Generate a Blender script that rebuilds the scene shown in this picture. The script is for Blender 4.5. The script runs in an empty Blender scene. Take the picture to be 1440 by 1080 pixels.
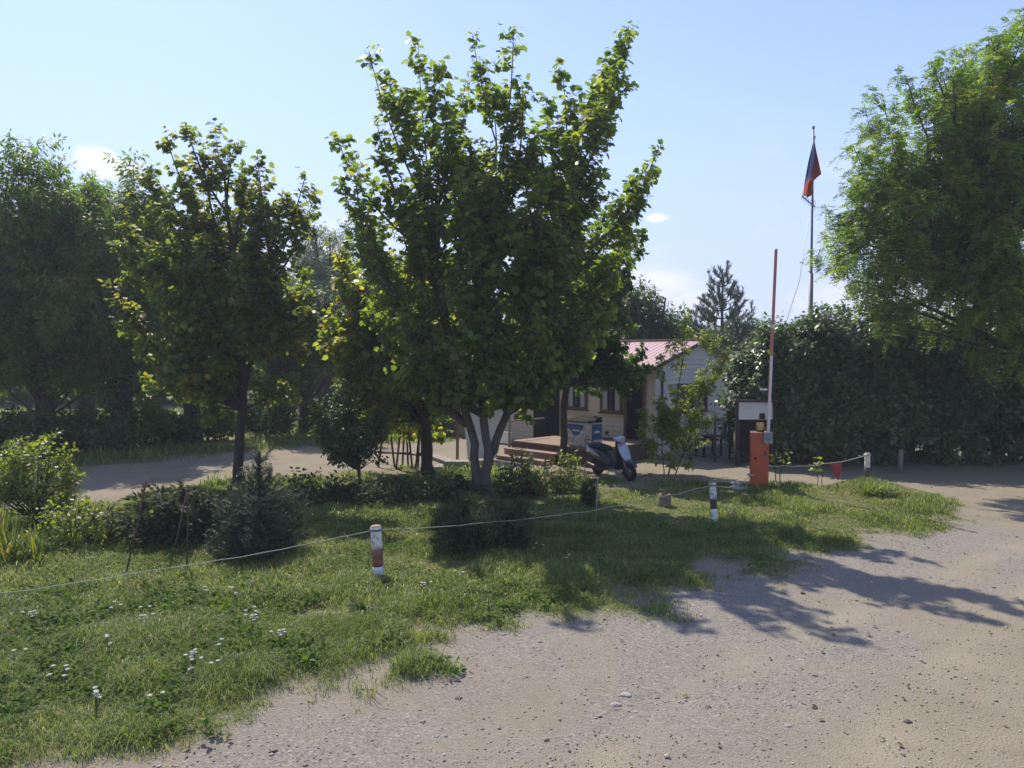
import bpy, bmesh, math, random
import numpy as np
from mathutils import Vector, Matrix

C = bpy.context.scene
R = math.radians
# ------------------------------------------------------------------ camera, sky, sun, exposure
CAM_H, FPX, PITCH = 2.8, 1080.0, math.atan(40 / 1080.0)
cam = bpy.data.objects.new('camera', bpy.data.cameras.new('camera'))
C.collection.objects.link(cam)
cam.location = (0, 0, CAM_H)
cam.rotation_euler = (math.pi / 2 - PITCH, 0, 0)
cam.data.sensor_width = 36
cam.data.lens = 36 * FPX / 1440
cam.data.clip_end = 3000
C.camera = cam

SUN_EL, SUN_AZ = R(50), R(-28)            # azimuth from +Y, negative = to the left
w = bpy.data.worlds.new('World'); C.world = w; w.use_nodes = True
nt = w.node_tree; nt.nodes.clear()
N = nt.nodes.new
out = N('ShaderNodeOutputWorld'); bg = N('ShaderNodeBackground'); sky = N('ShaderNodeTexSky')
sky.sky_type = 'NISHITA'; sky.sun_disc = False
sky.sun_elevation = SUN_EL; sky.sun_rotation = SUN_AZ
sky.air_density = 1.0; sky.dust_density = 0.4; sky.ozone_density = 2.0; sky.altitude = 150
bg.inputs['Strength'].default_value = 0.106
# a few low clouds: noise on the sky direction, only in a band above the horizon
tc = N('ShaderNodeTexCoord'); sep = N('ShaderNodeSeparateXYZ')
nt.links.new(tc.outputs['Generated'], sep.inputs[0])
def wm(op, a, b=None, c=None):
    n = N('ShaderNodeMath'); n.operation = op
    for i, v in enumerate((a, b, c)):
        if v is None: continue
        if isinstance(v, (int, float)): n.inputs[i].default_value = v
        else: nt.links.new(v, n.inputs[i])
    return n.outputs[0]
mp = N('ShaderNodeMapping'); mp.inputs['Scale'].default_value = (1, 1, 2.4); mp.inputs['Location'].default_value = (3.3, 0.0, 0.4)
nt.links.new(tc.outputs['Generated'], mp.inputs[0])
no = N('ShaderNodeTexNoise'); no.inputs['Scale'].default_value = 5.5; no.inputs['Detail'].default_value = 6; no.inputs['Roughness'].default_value = 0.55
nt.links.new(mp.outputs[0], no.inputs[0])
def wrange(v, a, b):
    n = N('ShaderNodeMapRange'); n.interpolation_type = 'SMOOTHSTEP'
    nt.links.new(v, n.inputs[0]); n.inputs[1].default_value = a; n.inputs[2].default_value = b
    return n.outputs[0]
band = wm('MULTIPLY', wrange(sep.outputs['Z'], 0.30, 0.05), wrange(sep.outputs['Z'], 0.0, 0.05))
cov = wm('MULTIPLY', wrange(no.outputs[0], 0.50, 0.68), band)
veil = wm('ADD', wm('MULTIPLY', wrange(sep.outputs['Z'], 0.40, 0.02), 0.68), 0.17)
cov = wm('MULTIPLY', cov, 0.55)
# two small puffs of cumulus seen in the photograph
def puff(px, py, rad, amt):
    d = Vector(((px - 720) / FPX, math.cos(PITCH) + (540 - py) / FPX * math.sin(PITCH), -math.sin(PITCH) + (540 - py) / FPX * math.cos(PITCH))).normalized()
    vm = N('ShaderNodeVectorMath'); vm.operation = 'DISTANCE'
    nz = N('ShaderNodeTexNoise'); nz.inputs['Scale'].default_value = 45; nz.inputs['Detail'].default_value = 4
    nt.links.new(tc.outputs['Generated'], nz.inputs[0])
    sc = N('ShaderNodeVectorMath'); sc.operation = 'MULTIPLY'; sc.inputs[1].default_value = (1, 1, 1.9)
    nt.links.new(tc.outputs['Generated'], sc.inputs[0])
    nt.links.new(sc.outputs[0], vm.inputs[0]); vm.inputs[1].default_value = (d.x, d.y, d.z * 1.9)
    dd = wm('ADD', vm.outputs['Value'], wm('MULTIPLY', wm('SUBTRACT', nz.outputs[0], 0.5), rad * 1.4))
    return wm('MULTIPLY', wrange(dd, rad, rad * 0.35), amt)
for a in ((140, 228, 0.036, 1), (168, 236, 0.03, .95), (922, 306, 0.016, 0.9), (925, 395, 0.035, 0.6), (970, 425, 0.05, 0.45), (1170, 430, 0.06, 0.35)):
    cov = wm('MAXIMUM', cov, puff(*a))
mx = N('ShaderNodeMix'); mx.data_type = 'RGBA'
mv = N('ShaderNodeMix'); mv.data_type = 'RGBA'
ti = N('ShaderNodeMix'); ti.data_type = 'RGBA'; ti.blend_type = 'MULTIPLY'; ti.inputs['Factor'].default_value = 1
nt.links.new(sky.outputs[0], ti.inputs['A']); ti.inputs['B'].default_value = (.92, .88, 1.0, 1)
nt.links.new(veil, mv.inputs['Factor']); nt.links.new(ti.outputs['Result'], mv.inputs['A']); mv.inputs['B'].default_value = (2.7, 3.05, 4.35, 1)
nt.links.new(cov, mx.inputs['Factor']); nt.links.new(mv.outputs['Result'], mx.inputs['A'])
mx.inputs['B'].default_value = (5.0, 5.0, 5.2, 1)
nt.links.new(mx.outputs['Result'], bg.inputs[0]); nt.links.new(bg.outputs[0], out.inputs[0])

sun = bpy.data.objects.new('sun', bpy.data.lights.new('sun', 'SUN')); C.collection.objects.link(sun)
sun.data.energy = 2.9; sun.data.angle = R(0.53); sun.data.color = (1.0, 0.9, 0.74)
SD = Vector((math.sin(SUN_AZ) * math.cos(SUN_EL), math.cos(SUN_AZ) * math.cos(SUN_EL), math.sin(SUN_EL)))
sun.rotation_euler = SD.to_track_quat('Z', 'Y').to_euler(); sun.location = SD * 60

C.view_settings.view_transform = 'Standard'; C.view_settings.look = 'None'
C.view_settings.exposure = 1.08; C.view_settings.gamma = 1.0
C.render.engine = 'CYCLES'
C.cycles.use_denoising = True
C.cycles.max_bounces = 8; C.cycles.transparent_max_bounces = 16

# the air: one pale even volume round the whole place, added to lift the shadows
hm_ = bpy.data.materials.new('air'); hm_.use_nodes = True; ht = hm_.node_tree; ht.nodes.clear()
ho = ht.nodes.new('ShaderNodeOutputMaterial'); hv = ht.nodes.new('ShaderNodeVolumePrincipled')
hv.inputs['Color'].default_value = (.82, .9, 1, 1); hv.inputs['Density'].default_value = 0.0014; hv.inputs['Anisotropy'].default_value = 0.2
ht.links.new(hv.outputs[0], ho.inputs['Volume'])
hme = bpy.data.meshes.new('haze'); hbm = bmesh.new(); bmesh.ops.create_cube(hbm, size=1)
for v in hbm.verts: v.co = Vector((v.co.x * 960, 100 + v.co.y * 960, 5.2 + v.co.z * 14.8))
hbm.to_mesh(hme); hbm.free(); hme.materials.append(hm_)
hz_o = bpy.data.objects.new('haze', hme); C.collection.objects.link(hz_o); hz_o['kind'] = 'stuff'

# ------------------------------------------------------------------ pixel -> place
def at(px, py, Y):
    a, b = (px - 720) / FPX, (540 - py) / FPX
    d = np.array([a, math.cos(PITCH) + b * math.sin(PITCH), -math.sin(PITCH) + b * math.cos(PITCH)])
    return d * (Y / d[1]) + np.array([0, 0, CAM_H])
def G(px, py, z=0.0):
    a, b = (px - 720) / FPX, (540 - py) / FPX
    d = np.array([a, math.cos(PITCH) + b * math.sin(PITCH), -math.sin(PITCH) + b * math.cos(PITCH)])
    return d * ((z - CAM_H) / d[2]) + np.array([0, 0, CAM_H])

# ------------------------------------------------------------------ materials
def new_mat(name):
    m = bpy.data.materials.new(name); m.use_nodes = True
    return m, m.node_tree, m.node_tree.nodes['Principled BSDF']
def nn(t, typ, **kw):
    n = t.nodes.new(typ)
    for k, v in kw.items(): setattr(n, k, v)
    return n
def ramp(t, fac, stops):
    r = nn(t, 'ShaderNodeValToRGB')
    el = r.color_ramp.elements
    while len(el) < len(stops): el.new(0.5)
    for e, (p, c) in zip(el, stops):
        e.position = p; e.color = (*c, 1)
    t.links.new(fac, r.inputs[0])
    return r.outputs[0]
def noise(t, scale, detail=4, rough=0.55, coord='Object', stretch=None):
    c = nn(t, 'ShaderNodeTexCoord'); n = nn(t, 'ShaderNodeTexNoise')
    n.inputs['Scale'].default_value = scale; n.inputs['Detail'].default_value = detail; n.inputs['Roughness'].default_value = rough
    if stretch:
        m = nn(t, 'ShaderNodeMapping'); m.inputs['Scale'].default_value = stretch
        t.links.new(c.outputs[coord], m.inputs[0]); t.links.new(m.outputs[0], n.inputs[0])
    else: t.links.new(c.outputs[coord], n.inputs[0])
    return n.outputs[0]
def math_n(t, op, a, b=None):
    n = nn(t, 'ShaderNodeMath', operation=op)
    for i, v in enumerate((a, b)):
        if v is None: continue
        if isinstance(v, (int, float)): n.inputs[i].default_value = v
        else: t.links.new(v, n.inputs[i])
    return n.outputs[0]
def bump(t, bs, h, dist=0.01, strength=1.0):
    b = nn(t, 'ShaderNodeBump'); b.inputs['Distance'].default_value = dist; b.inputs['Strength'].default_value = strength
    t.links.new(h, b.inputs['Height']); t.links.new(b.outputs[0], bs.inputs['Normal'])
def mix_rgb(t, f, a, b):
    m = nn(t, 'ShaderNodeMix', data_type='RGBA')
    for v, k in ((f, 'Factor'), (a, 'A'), (b, 'B')):
        s = m.inputs[k]
        if isinstance(v, (int, float)): s.default_value = v
        elif isinstance(v, tuple): s.default_value = (*v, 1)
        else: t.links.new(v, s)
    return m.outputs['Result']
def surf(name, c0, c1=None, rough=0.7, nscale=6, metal=0.0, bumpd=0.0, bscale=30, stretch=None, spec=0.5, coat=0.0, lo=0.3, hi=0.7):
    m, t, b = new_mat(name)
    c1 = c1 or tuple(x * 0.7 for x in c0)
    f = noise(t, nscale, 5, 0.6, stretch=stretch)
    t.links.new(ramp(t, f, [(lo, c0), (hi, c1)]), b.inputs['Base Color'])
    b.inputs['Roughness'].default_value = rough; b.inputs['Metallic'].default_value = metal
    b.inputs['Specular IOR Level'].default_value = spec; b.inputs['Coat Weight'].default_value = coat
    if bumpd: bump(t, b, noise(t, bscale, 5, 0.6, stretch=stretch), bumpd)
    return m
def leafmat(name, stops, tcol, trans=0.42, rough=0.45, spec=0.4, patch=0.35, pscale=0.9):
    """leaf surface: colour per leaf from the face attribute rnd, shifted by large soft patches that turn clumps lighter or darker"""
    m, t, b = new_mat(name)
    a = nn(t, 'ShaderNodeAttribute', attribute_name='rnd')
    f = math_n(t, 'ADD', a.outputs['Fac'], math_n(t, 'MULTIPLY', math_n(t, 'SUBTRACT', noise(t, pscale, 2), 0.5), patch * 2))
    col = ramp(t, f, stops)
    t.links.new(col, b.inputs['Base Color'])
    b.inputs['Roughness'].default_value = rough; b.inputs['Specular IOR Level'].default_value = spec
    tr = nn(t, 'ShaderNodeBsdfTranslucent')
    mm = nn(t, 'ShaderNodeMix', data_type='RGBA', blend_type='MULTIPLY'); mm.inputs['Factor'].default_value = 1
    t.links.new(col, mm.inputs['A']); mm.inputs['B'].default_value = (*tcol, 1)
    t.links.new(mm.outputs['Result'], tr.inputs[0])
    ms = nn(t, 'ShaderNodeMixShader'); ms.inputs[0].default_value = trans
    t.links.new(b.outputs[0], ms.inputs[1]); t.links.new(tr.outputs[0], ms.inputs[2])
    t.links.new(ms.outputs[0], t.nodes['Material Output'].inputs[0])
    return m

M = {}
M['bark'] = surf('grey_brown_bark', (.13, .105, .085), (.06, .048, .04), .9, 14, bumpd=.02, bscale=24, stretch=(1, 1, .25))
M['bark_dark'] = surf('dark_bark', (.06, .05, .042), (.03, .025, .022), .95, 10, bumpd=.03, bscale=14, stretch=(1, 1, .2))
M['maple'] = leafmat('maple_leaf', [(0, (.068, .112, .03)), (.45, (.105, .152, .04)), (.8, (.148, .188, .048)), (.97, (.19, .2, .05))], (2.4, 2.5, 1.05), .58)
M['maple_yellow'] = leafmat('yellowing_maple_leaf', [(0, (.066, .104, .03)), (.45, (.105, .145, .038)), (.8, (.15, .175, .045)), (1, (.23, .19, .05))], (2.3, 2.4, 1.0), .58, patch=.4)
M['maple_sunlit'] = leafmat('sunlit_maple_leaf', [(0, (.07, .11, .026)), (.4, (.115, .155, .034)), (.75, (.16, .185, .042)), (.97, (.27, .23, .06))], (2.6, 2.6, .9), .62, patch=.3)  # maple leaf with sunlight put into lighter, yellower colours
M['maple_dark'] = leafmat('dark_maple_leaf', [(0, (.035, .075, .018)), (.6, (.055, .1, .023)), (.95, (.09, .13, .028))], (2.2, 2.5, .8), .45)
M['willow'] = leafmat('grey_green_leaf', [(0, (.06, .11, .028)), (.5, (.095, .15, .036)), (.95, (.155, .2, .05))], (2.0, 2.3, .7), .52, .5, patch=.5, pscale=.35)
M['willow_pale'] = leafmat('pale_silver_leaf', [(0, (.18, .22, .14)), (.5, (.23, .27, .18)), (.95, (.3, .33, .23))], (1.4, 1.6, .9), .4, .5)
M['locust'] = leafmat('feathery_leaf', [(0, (.07, .118, .028)), (.5, (.11, .168, .038)), (.9, (.165, .225, .046)), (1, (.22, .22, .05))], (2.2, 2.4, .8), .54, patch=.45, pscale=.5)
M['glossy'] = leafmat('glossy_dark_leaf', [(0, (.04, .075, .024)), (.5, (.06, .105, .032)), (.95, (.1, .15, .045))], (1.8, 2.2, .7), .36, .42, .7, patch=.5, pscale=1.2)
M['fresh'] = leafmat('fresh_yellow_green_leaf', [(0, (.11, .155, .03)), (.5, (.16, .205, .036)), (.95, (.22, .25, .045))], (2.1, 2.1, .75), .52)
M['bush'] = leafmat('bush_leaf', [(0, (.03, .06, .016)), (.5, (.05, .09, .022)), (.95, (.085, .13, .03))], (1.8, 2.1, .8), .38, .5, .4)
M['weed'] = leafmat('low_weed_leaf', [(0, (.05, .09, .02)), (.5, (.075, .13, .028)), (.95, (.12, .17, .04))], (1.7, 2.0, .8), .38, .75, .15)
M['redbush'] = leafmat('dark_dull_leaf', [(0, (.026, .042, .02)), (.6, (.04, .058, .026)), (.9, (.07, .06, .035))], (1.5, 1.6, .8), .34, .68, .2)
M['dryplant'] = leafmat('drying_weed_leaf', [(0, (.07, .1, .03)), (.5, (.14, .15, .06)), (.95, (.24, .2, .11))], (1.5, 1.5, .8), .4, .6)
M['spruce'] = leafmat('blue_green_needle', [(0, (.035, .058, .038)), (.6, (.055, .084, .054)), (.95, (.09, .125, .08))], (1.2, 1.4, 1), .18, .5)
M['juniper'] = leafmat('juniper_needle', [(0, (.03, .05, .02)), (.6, (.045, .07, .026)), (.95, (.08, .105, .04))], (1.4, 1.6, .8), .25, .55)
M['pine'] = leafmat('pine_needle', [(0, (.04, .065, .04)), (.6, (.06, .09, .052)), (.95, (.09, .12, .07))], (1.2, 1.4, 1), .22, .5)
M['grass'] = leafmat('grass_blade', [(0, (.08, .13, .024)), (.36, (.13, .19, .036)), (.66, (.185, .225, .055)), (.85, (.3, .28, .12)), (1, (.42, .36, .2))], (1.6, 1.8, .7), .42, .45, .4, patch=.4, pscale=.7)
M['yarrow'] = surf('white_flower', (.56, .56, .5), (.46, .46, .38), .9)
M['stem'] = surf('green_stem', (.06, .1, .03), None, .7)
M['rope'] = surf('pale_rope', (.42, .42, .33), (.3, .32, .24), .9, 40)
M['post_white'] = surf('worn_white_paint', (.72, .71, .68), (.34, .3, .25), .65, 11, bumpd=.004, bscale=30, lo=.52, hi=.66)
M['post_red'] = surf('worn_brown_red_paint', (.19, .07, .045), (.26, .2, .16), .65, 12, lo=.5, hi=.68, bumpd=.004)
M['post_dark'] = surf('dark_band_paint', (.05, .045, .042), (.09, .07, .06), .7, 14)
M['wood_grey'] = surf('weathered_wood', (.3, .25, .2), (.18, .15, .125), .85, 8, bumpd=.004, stretch=(1, 1, .1))
M['wood_brown'] = surf('brown_stained_wood', (.14, .07, .045), (.09, .045, .03), .6, 8, stretch=(1, 1, .15))
M['deck'] = surf('deck_boards', (.26, .17, .13), (.18, .12, .09), .7, 5, stretch=(1, 6, 1))
M['deck_side'] = surf('deck_fascia', (.1, .06, .05), (.07, .045, .04), .75, 6)
M['rust'] = surf('rusty_steel', (.12, .055, .035), (.06, .035, .028), .85, 20)
M['dark_metal'] = surf('dark_painted_metal', (.02, .02, .022), (.035, .03, .03), .5, 15)
M['pole_metal'] = surf('grey_mast_metal', (.16, .15, .16), (.1, .095, .1), .5, 8, metal=.3)
M['orange'] = surf('orange_red_paint', (.50, .085, .028), (.40, .07, .026), .42, 5, lo=.35, hi=.75)
M['grey_metal'] = surf('grey_cast_metal', (.3, .31, .33), (.2, .21, .23), .5, 10, metal=.4)
M['lamp'] = surf('amber_beacon', (.6, .42, .16), (.5, .35, .14), .25, 6)
M['arm_white'] = surf('arm_white_paint', (.7, .68, .66), (.6, .57, .55), .45, 6)
M['arm_red'] = surf('arm_red_paint', (.42, .13, .1), (.5, .2, .16), .55, 3)
M['concrete'] = surf('concrete', (.36, .34, .3), (.25, .235, .21), .9, 9, bumpd=.004)
M['black'] = surf('black_plastic', (.012, .013, .015), (.018, .019, .021), .55, 8, spec=.3)
M['rubber'] = surf('tyre_rubber', (.018, .018, .019), None, .85, 20)
M['silver'] = surf('silver_blue_plastic', (.42, .46, .55), (.36, .4, .48), .3, 4, coat=.4)
M['navy'] = surf('dark_blue_plastic', (.03, .04, .075), (.025, .033, .06), .35, 4, coat=.3)
M['chrome'] = surf('chrome', (.6, .6, .6), None, .2, 4, metal=1)
M['siding_cream'] = surf('cream_siding', (.56, .47, .35), (.5, .42, .31), .55, 2)
M['siding_white'] = surf('white_siding', (.58, .59, .6), (.52, .53, .54), .55, 2)
M['roofing'] = surf('faded_red_roof_with_glare', (.5, .31, .305), (.44, .27, .27), .42, 2.5, spec=.6)  # faded red, lightened towards pink to imitate sun glare
M['trim_brown'] = surf('brown_trim', (.11, .055, .04), (.08, .045, .035), .55, 6)
M['doorway_shade_board'] = surf('doorway_shade_and_dark_board', (.008, .007, .009), (.012, .009, .010), .85, 4, spec=.15)  # near black: painted shade of the open doorways, also the dark board
M['curtain'] = surf('pale_curtain', (.42, .42, .4), (.25, .25, .25), .9, 14, stretch=(8, 8, .3))
M['white_sheet'] = surf('white_sheet', (.66, .67, .66), (.55, .56, .55), .7, 4)
M['freezer'] = surf('freezer_white', (.6, .57, .56), (.4, .34, .34), .45, 9, lo=.4, hi=.65)
M['freezer_blue'] = surf('freezer_blue', (.035, .06, .19), (.05, .09, .26), .4, 5)
M['freezer_lid'] = surf('freezer_lid', (.03, .027, .026), (.02, .018, .018), .9, 5, spec=.1)
M['flag'] = surf('dummy', (.5, .5, .5))
M['pennant'] = surf('pennant_cloth', (.4, .035, .045), (.33, .03, .04), .8, 8)
M['stump'] = surf('stump_wood', (.26, .2, .13), (.1, .075, .05), .9, 12, bumpd=.01)
M['foliage_yellow'] = leafmat('strap_leaf', [(0, (.07, .12, .022)), (.6, (.115, .165, .03)), (1, (.24, .2, .05))], (1.6, 1.7, .7), .42, .45)
m, t, b = new_mat('dark_window_glass')
b.inputs['Base Color'].default_value = (.02, .025, .03, 1); b.inputs['Roughness'].default_value = .06; M['glass'] = m
del m

# ------------------------------------------------------------------ scene helpers
def link(o):
    C.collection.objects.link(o); return o
def tag(o, label=None, cat=None, group=None, kind=None):
    if label: o['label'] = label
    if cat: o['category'] = cat
    if group: o['group'] = group
    if kind: o['kind'] = kind
    return o
def thing(name, label, cat, loc=(0, 0, 0), rz=0, group=None):
    o = link(bpy.data.objects.new(name, None)); o.empty_display_size = .2
    o.location = tuple(float(x) for x in loc); o.rotation_euler = (0, 0, rz)
    return tag(o, label, cat, group)
def poly_obj(name, V, F, mat, parent=None, local=True, attr=None, smooth=False):
    """V (n,3); F (m,k) array of equal polygons, or a list of such arrays"""
    Fs = F if isinstance(F, list) else [F]
    me = bpy.data.meshes.new(name)
    V = np.asarray(V, dtype=np.float32)
    idx = np.concatenate([f.ravel() for f in Fs]).astype(np.int32)
    cnt = np.concatenate([np.full(len(f), f.shape[1], np.int32) for f in Fs])
    me.vertices.add(len(V)); me.vertices.foreach_set('co', V.ravel())
    me.loops.add(len(idx)); me.loops.foreach_set('vertex_index', idx)
    me.polygons.add(len(cnt))
    st = np.zeros(len(cnt), np.int32); st[1:] = np.cumsum(cnt)[:-1]
    me.polygons.foreach_set('loop_start', st); me.polygons.foreach_set('loop_total', cnt)
    if smooth: me.polygons.foreach_set('use_smooth', np.ones(len(cnt), bool))
    me.update(calc_edges=True)
    if attr is not None:
        a = me.attributes.new('rnd', 'FLOAT', 'FACE'); a.data.foreach_set('value', np.asarray(attr, np.float32))
    me.materials.append(mat)
    o = link(bpy.data.objects.new(name, me))
    if parent: o.parent = parent
    return o
class MB:
    """collects boxes, bars, prisms and tubes; build() links them as one mesh"""
    def __init__(s): s.bm = bmesh.new()
    def box(s, c, size, rot=None, bev=0.0):
        r = bmesh.ops.create_cube(s.bm, size=1)
        vs = r['verts']
        bmesh.ops.scale(s.bm, vec=size, verts=vs)
        if bev:
            es = list({e for v in vs for e in v.link_edges})
            r2 = bmesh.ops.bevel(s.bm, geom=es, offset=bev, segments=2, affect='EDGES', profile=.6)
            vs = list({v for f in r2['faces'] for v in f.verts} | {v for v in vs if v.is_valid})
        mt = Matrix.Translation(Vector([float(x) for x in c]))
        if rot is not None: mt = mt @ rot.to_4x4()
        bmesh.ops.transform(s.bm, matrix=mt, verts=vs)
        return s
    def bar(s, a, b, wd, hd=None, up=(0, 0, 1), bev=0.0):
        a, b = Vector([float(x) for x in a]), Vector([float(x) for x in b]); d = b - a
        z = d.normalized(); u = Vector(up)
        if abs(z.dot(u)) > .98: u = Vector((1, 0, 0))
        x = u.cross(z).normalized(); y = z.cross(x)
        rot = Matrix((x, y, z)).transposed()
        return s.box((a + b) / 2, (wd, hd or wd, d.length), rot, bev)
    def tube(s, pts, rad, n=8, cap=True):
        pts = [Vector([float(x) for x in p]) for p in pts]
        rads = rad if isinstance(rad, (list, tuple)) else [rad] * len(pts)
        rings = []
        for i, p in enumerate(pts):
            d = (pts[min(i + 1, len(pts) - 1)] - pts[max(i - 1, 0)]).normalized()
            u = Vector((0, 0, 1)) if abs(d.z) < .9 else Vector((1, 0, 0))
            x = u.cross(d).normalized(); y = d.cross(x)
            rings.append([s.bm.verts.new(p + (x * math.cos(2 * math.pi * k / n) + y * math.sin(2 * math.pi * k / n)) * rads[i]) for k in range(n)])
        for r0, r1 in zip(rings, rings[1:]):
            for k in range(n):
                f = s.bm.faces.new((r0[k], r0[(k + 1) % n], r1[(k + 1) % n], r1[k])); f.smooth = True
        if cap:
            s.bm.faces.new(list(reversed(rings[0]))); s.bm.faces.new(rings[-1])
        return s
    def lathe(s, prof, c, axis='z', n=20):
        rings = []
        for r, h in prof:
            ring = []
            for k in range(n):
                a = 2 * math.pi * k / n
                p = {'z': (r * math.cos(a), r * math.sin(a), h), 'y': (r * math.cos(a), h, r * math.sin(a))}[axis]
                ring.append(s.bm.verts.new(Vector(p) + Vector([float(x) for x in c])))
            rings.append(ring)
        for r0, r1 in zip(rings, rings[1:]):
            for k in range(n):
                f = s.bm.faces.new((r0[k], r0[(k + 1) % n], r1[(k + 1) % n], r1[k])); f.smooth = True
        return s
    def poly(s, pts, thick):
        """flat polygon given by 3-D points, extruded by the vector thick"""
        t_ = Vector(thick)
        a = [s.bm.verts.new(Vector([float(x) for x in p])) for p in pts]
        b = [s.bm.verts.new(v.co + t_) for v in a]
        s.bm.faces.new(a); s.bm.faces.new(list(reversed(b)))
        for i in range(len(a)):
            j = (i + 1) % len(a); s.bm.faces.new((a[i], b[i], b[j], a[j]))
        return s
    def loft(s, secs):
        """secs: list of rings (equal numbers of 3-D points), skinned and capped"""
        rings = [[s.bm.verts.new(Vector([float(x) for x in p])) for p in r] for r in secs]
        n = len(rings[0])
        for r0, r1 in zip(rings, rings[1:]):
            for k in range(n):
                f = s.bm.faces.new((r0[k], r0[(k + 1) % n], r1[(k + 1) % n], r1[k])); f.smooth = True
        s.bm.faces.new(list(reversed(rings[0]))); s.bm.faces.new(rings[-1])
        return s
    def build(s, name, mat, parent=None):
        bmesh.ops.recalc_face_normals(s.bm, faces=s.bm.faces)
        me = bpy.data.meshes.new(name); s.bm.to_mesh(me); s.bm.free()
        me.materials.append(mat)
        o = link(bpy.data.objects.new(name, me))
        if parent: o.parent = parent
        return o
def copy_tree(o, parent=None):
    c = link(o.copy())
    if parent: c.parent = parent
    for ch in [x for x in bpy.data.objects if x.parent == o]: copy_tree(ch, c)
    return c

# ------------------------------------------------------------------ ground
def vnoise(x, y, scale, seed):
    x = np.asarray(x) * scale; y = np.asarray(y) * scale
    xi = np.floor(x).astype(np.int64); yi = np.floor(y).astype(np.int64)
    fx, fy = x - xi, y - yi
    fx = fx * fx * (3 - 2 * fx); fy = fy * fy * (3 - 2 * fy)
    def h(a, b):
        n = (a * 374761393 + b * 668265263 + seed * 1442695041) & 0x7fffffff
        n = ((n ^ (n >> 13)) * 1274126177) & 0x7fffffff
        return ((n ^ (n >> 16)) & 0xffff) / 65535.0
    return (h(xi, yi) * (1 - fx) + h(xi + 1, yi) * fx) * (1 - fy) + (h(xi, yi + 1) * (1 - fx) + h(xi + 1, yi + 1) * fx) * fy
def fbm(x, y, scale, seed, o=4):
    s, a, tot = 0, 1.0, 0
    for i in range(o):
        s = s + a * vnoise(x, y, scale * 2 ** i, seed + i * 17); tot += a; a *= .55
    return s / tot
def sdf(x, y, poly):
    """positive inside"""
    P = np.asarray(poly)[:, :2]; Q = np.roll(P, -1, 0)
    d = np.full(np.shape(x), 1e9); ins = np.zeros(np.shape(x), bool)
    for (ax, ay), (bx, by) in zip(P, Q):
        ex, ey = bx - ax, by - ay
        tt = np.clip(((x - ax) * ex + (y - ay) * ey) / (ex * ex + ey * ey + 1e-9), 0, 1)
        d = np.minimum(d, np.hypot(x - ax - tt * ex, y - ay - tt * ey))
        c = ((ay > y) != (by > y)) & (x < ex * (y - ay) / (by - ay + 1e-12) + ax)
        ins ^= c
    return np.where(ins, d, -d)
LAWN = [(-16, 1.5), (-7, 3.4)] + [G(*p)[:2] for p in [(60, 1085), (200, 1045), (330, 1008), (440, 985), (500, 948), (585, 900), (690, 882), (760, 874), (850, 864), (940, 858), (960, 832), (1040, 818), (1120, 796), (1170, 775), (1250, 758), (1320, 742), (1375, 717), (1340, 703), (1270, 695), (1235, 684), (1150, 684), (1090, 681), (1000, 678), (960, 672), (890, 672), (840, 678), (780, 668), (700, 664), (600, 660), (520, 660), (420, 667), (340, 674), (200, 697), (60, 716), (-200, 742)]] + [(-20, 12)]
FAR = [G(*p)[:2] for p in [(-400, 690), (-100, 672), (110, 662), (330, 638), (500, 629), (640, 621)]] + [(-1.5, 27), (-1, 34), (4, 70), (-70, 70), (-60, 15)]
PATCH = [(-.55, 0), (-.3, .22), (.1, .28), (.5, .1), (.5, -.12), (.1, -.2), (-.4, -.18)]
pc = G(598, 950)[:2]
PATCH = [(pc[0] + a * .75, pc[1] + b) for a, b in PATCH]
def grass_amt(x, y):
    n = fbm(x, y, 1.1, 3) - .5
    n2 = fbm(x, y, 5.0, 9) - .5
    a = sdf(x, y, LAWN) + n * 1.3 + n2 * .5
    b = sdf(x, y, FAR) + n * 2.2 + n2 * .6
    c = sdf(x, y, PATCH) + n2 * .3
    ss = lambda v, lo, hi: np.clip((v - lo) / (hi - lo), 0, 1) ** 2 * (3 - 2 * np.clip((v - lo) / (hi - lo), 0, 1))
    g = np.maximum(np.maximum(ss(a, -.33, .5), ss(b, -.3, .8)), ss(c, -.08, .14))
    bare = ss(fbm(x, y, .55, 41) - .5, .07, .2)
    return g * (1 - .72 * bare * ss(-sdf(x, y, LAWN), -2.6, -.2))
def height(x, y, g=None):
    g = grass_amt(x, y) if g is None else g
    h = .05 * (fbm(x, y, .25, 5) - .5) + .03 * (fbm(x, y, 1.7, 8) - .5) + .045 * g
    tuft = G(1232, 690)[:2]
    h = h + .14 * np.exp(-((x - tuft[0]) ** 2 + (y - tuft[1]) ** 2) / .5)
    return h
def hz(p):
    return float(height(np.array([p[0]]), np.array([p[1]]))[0])

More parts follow.
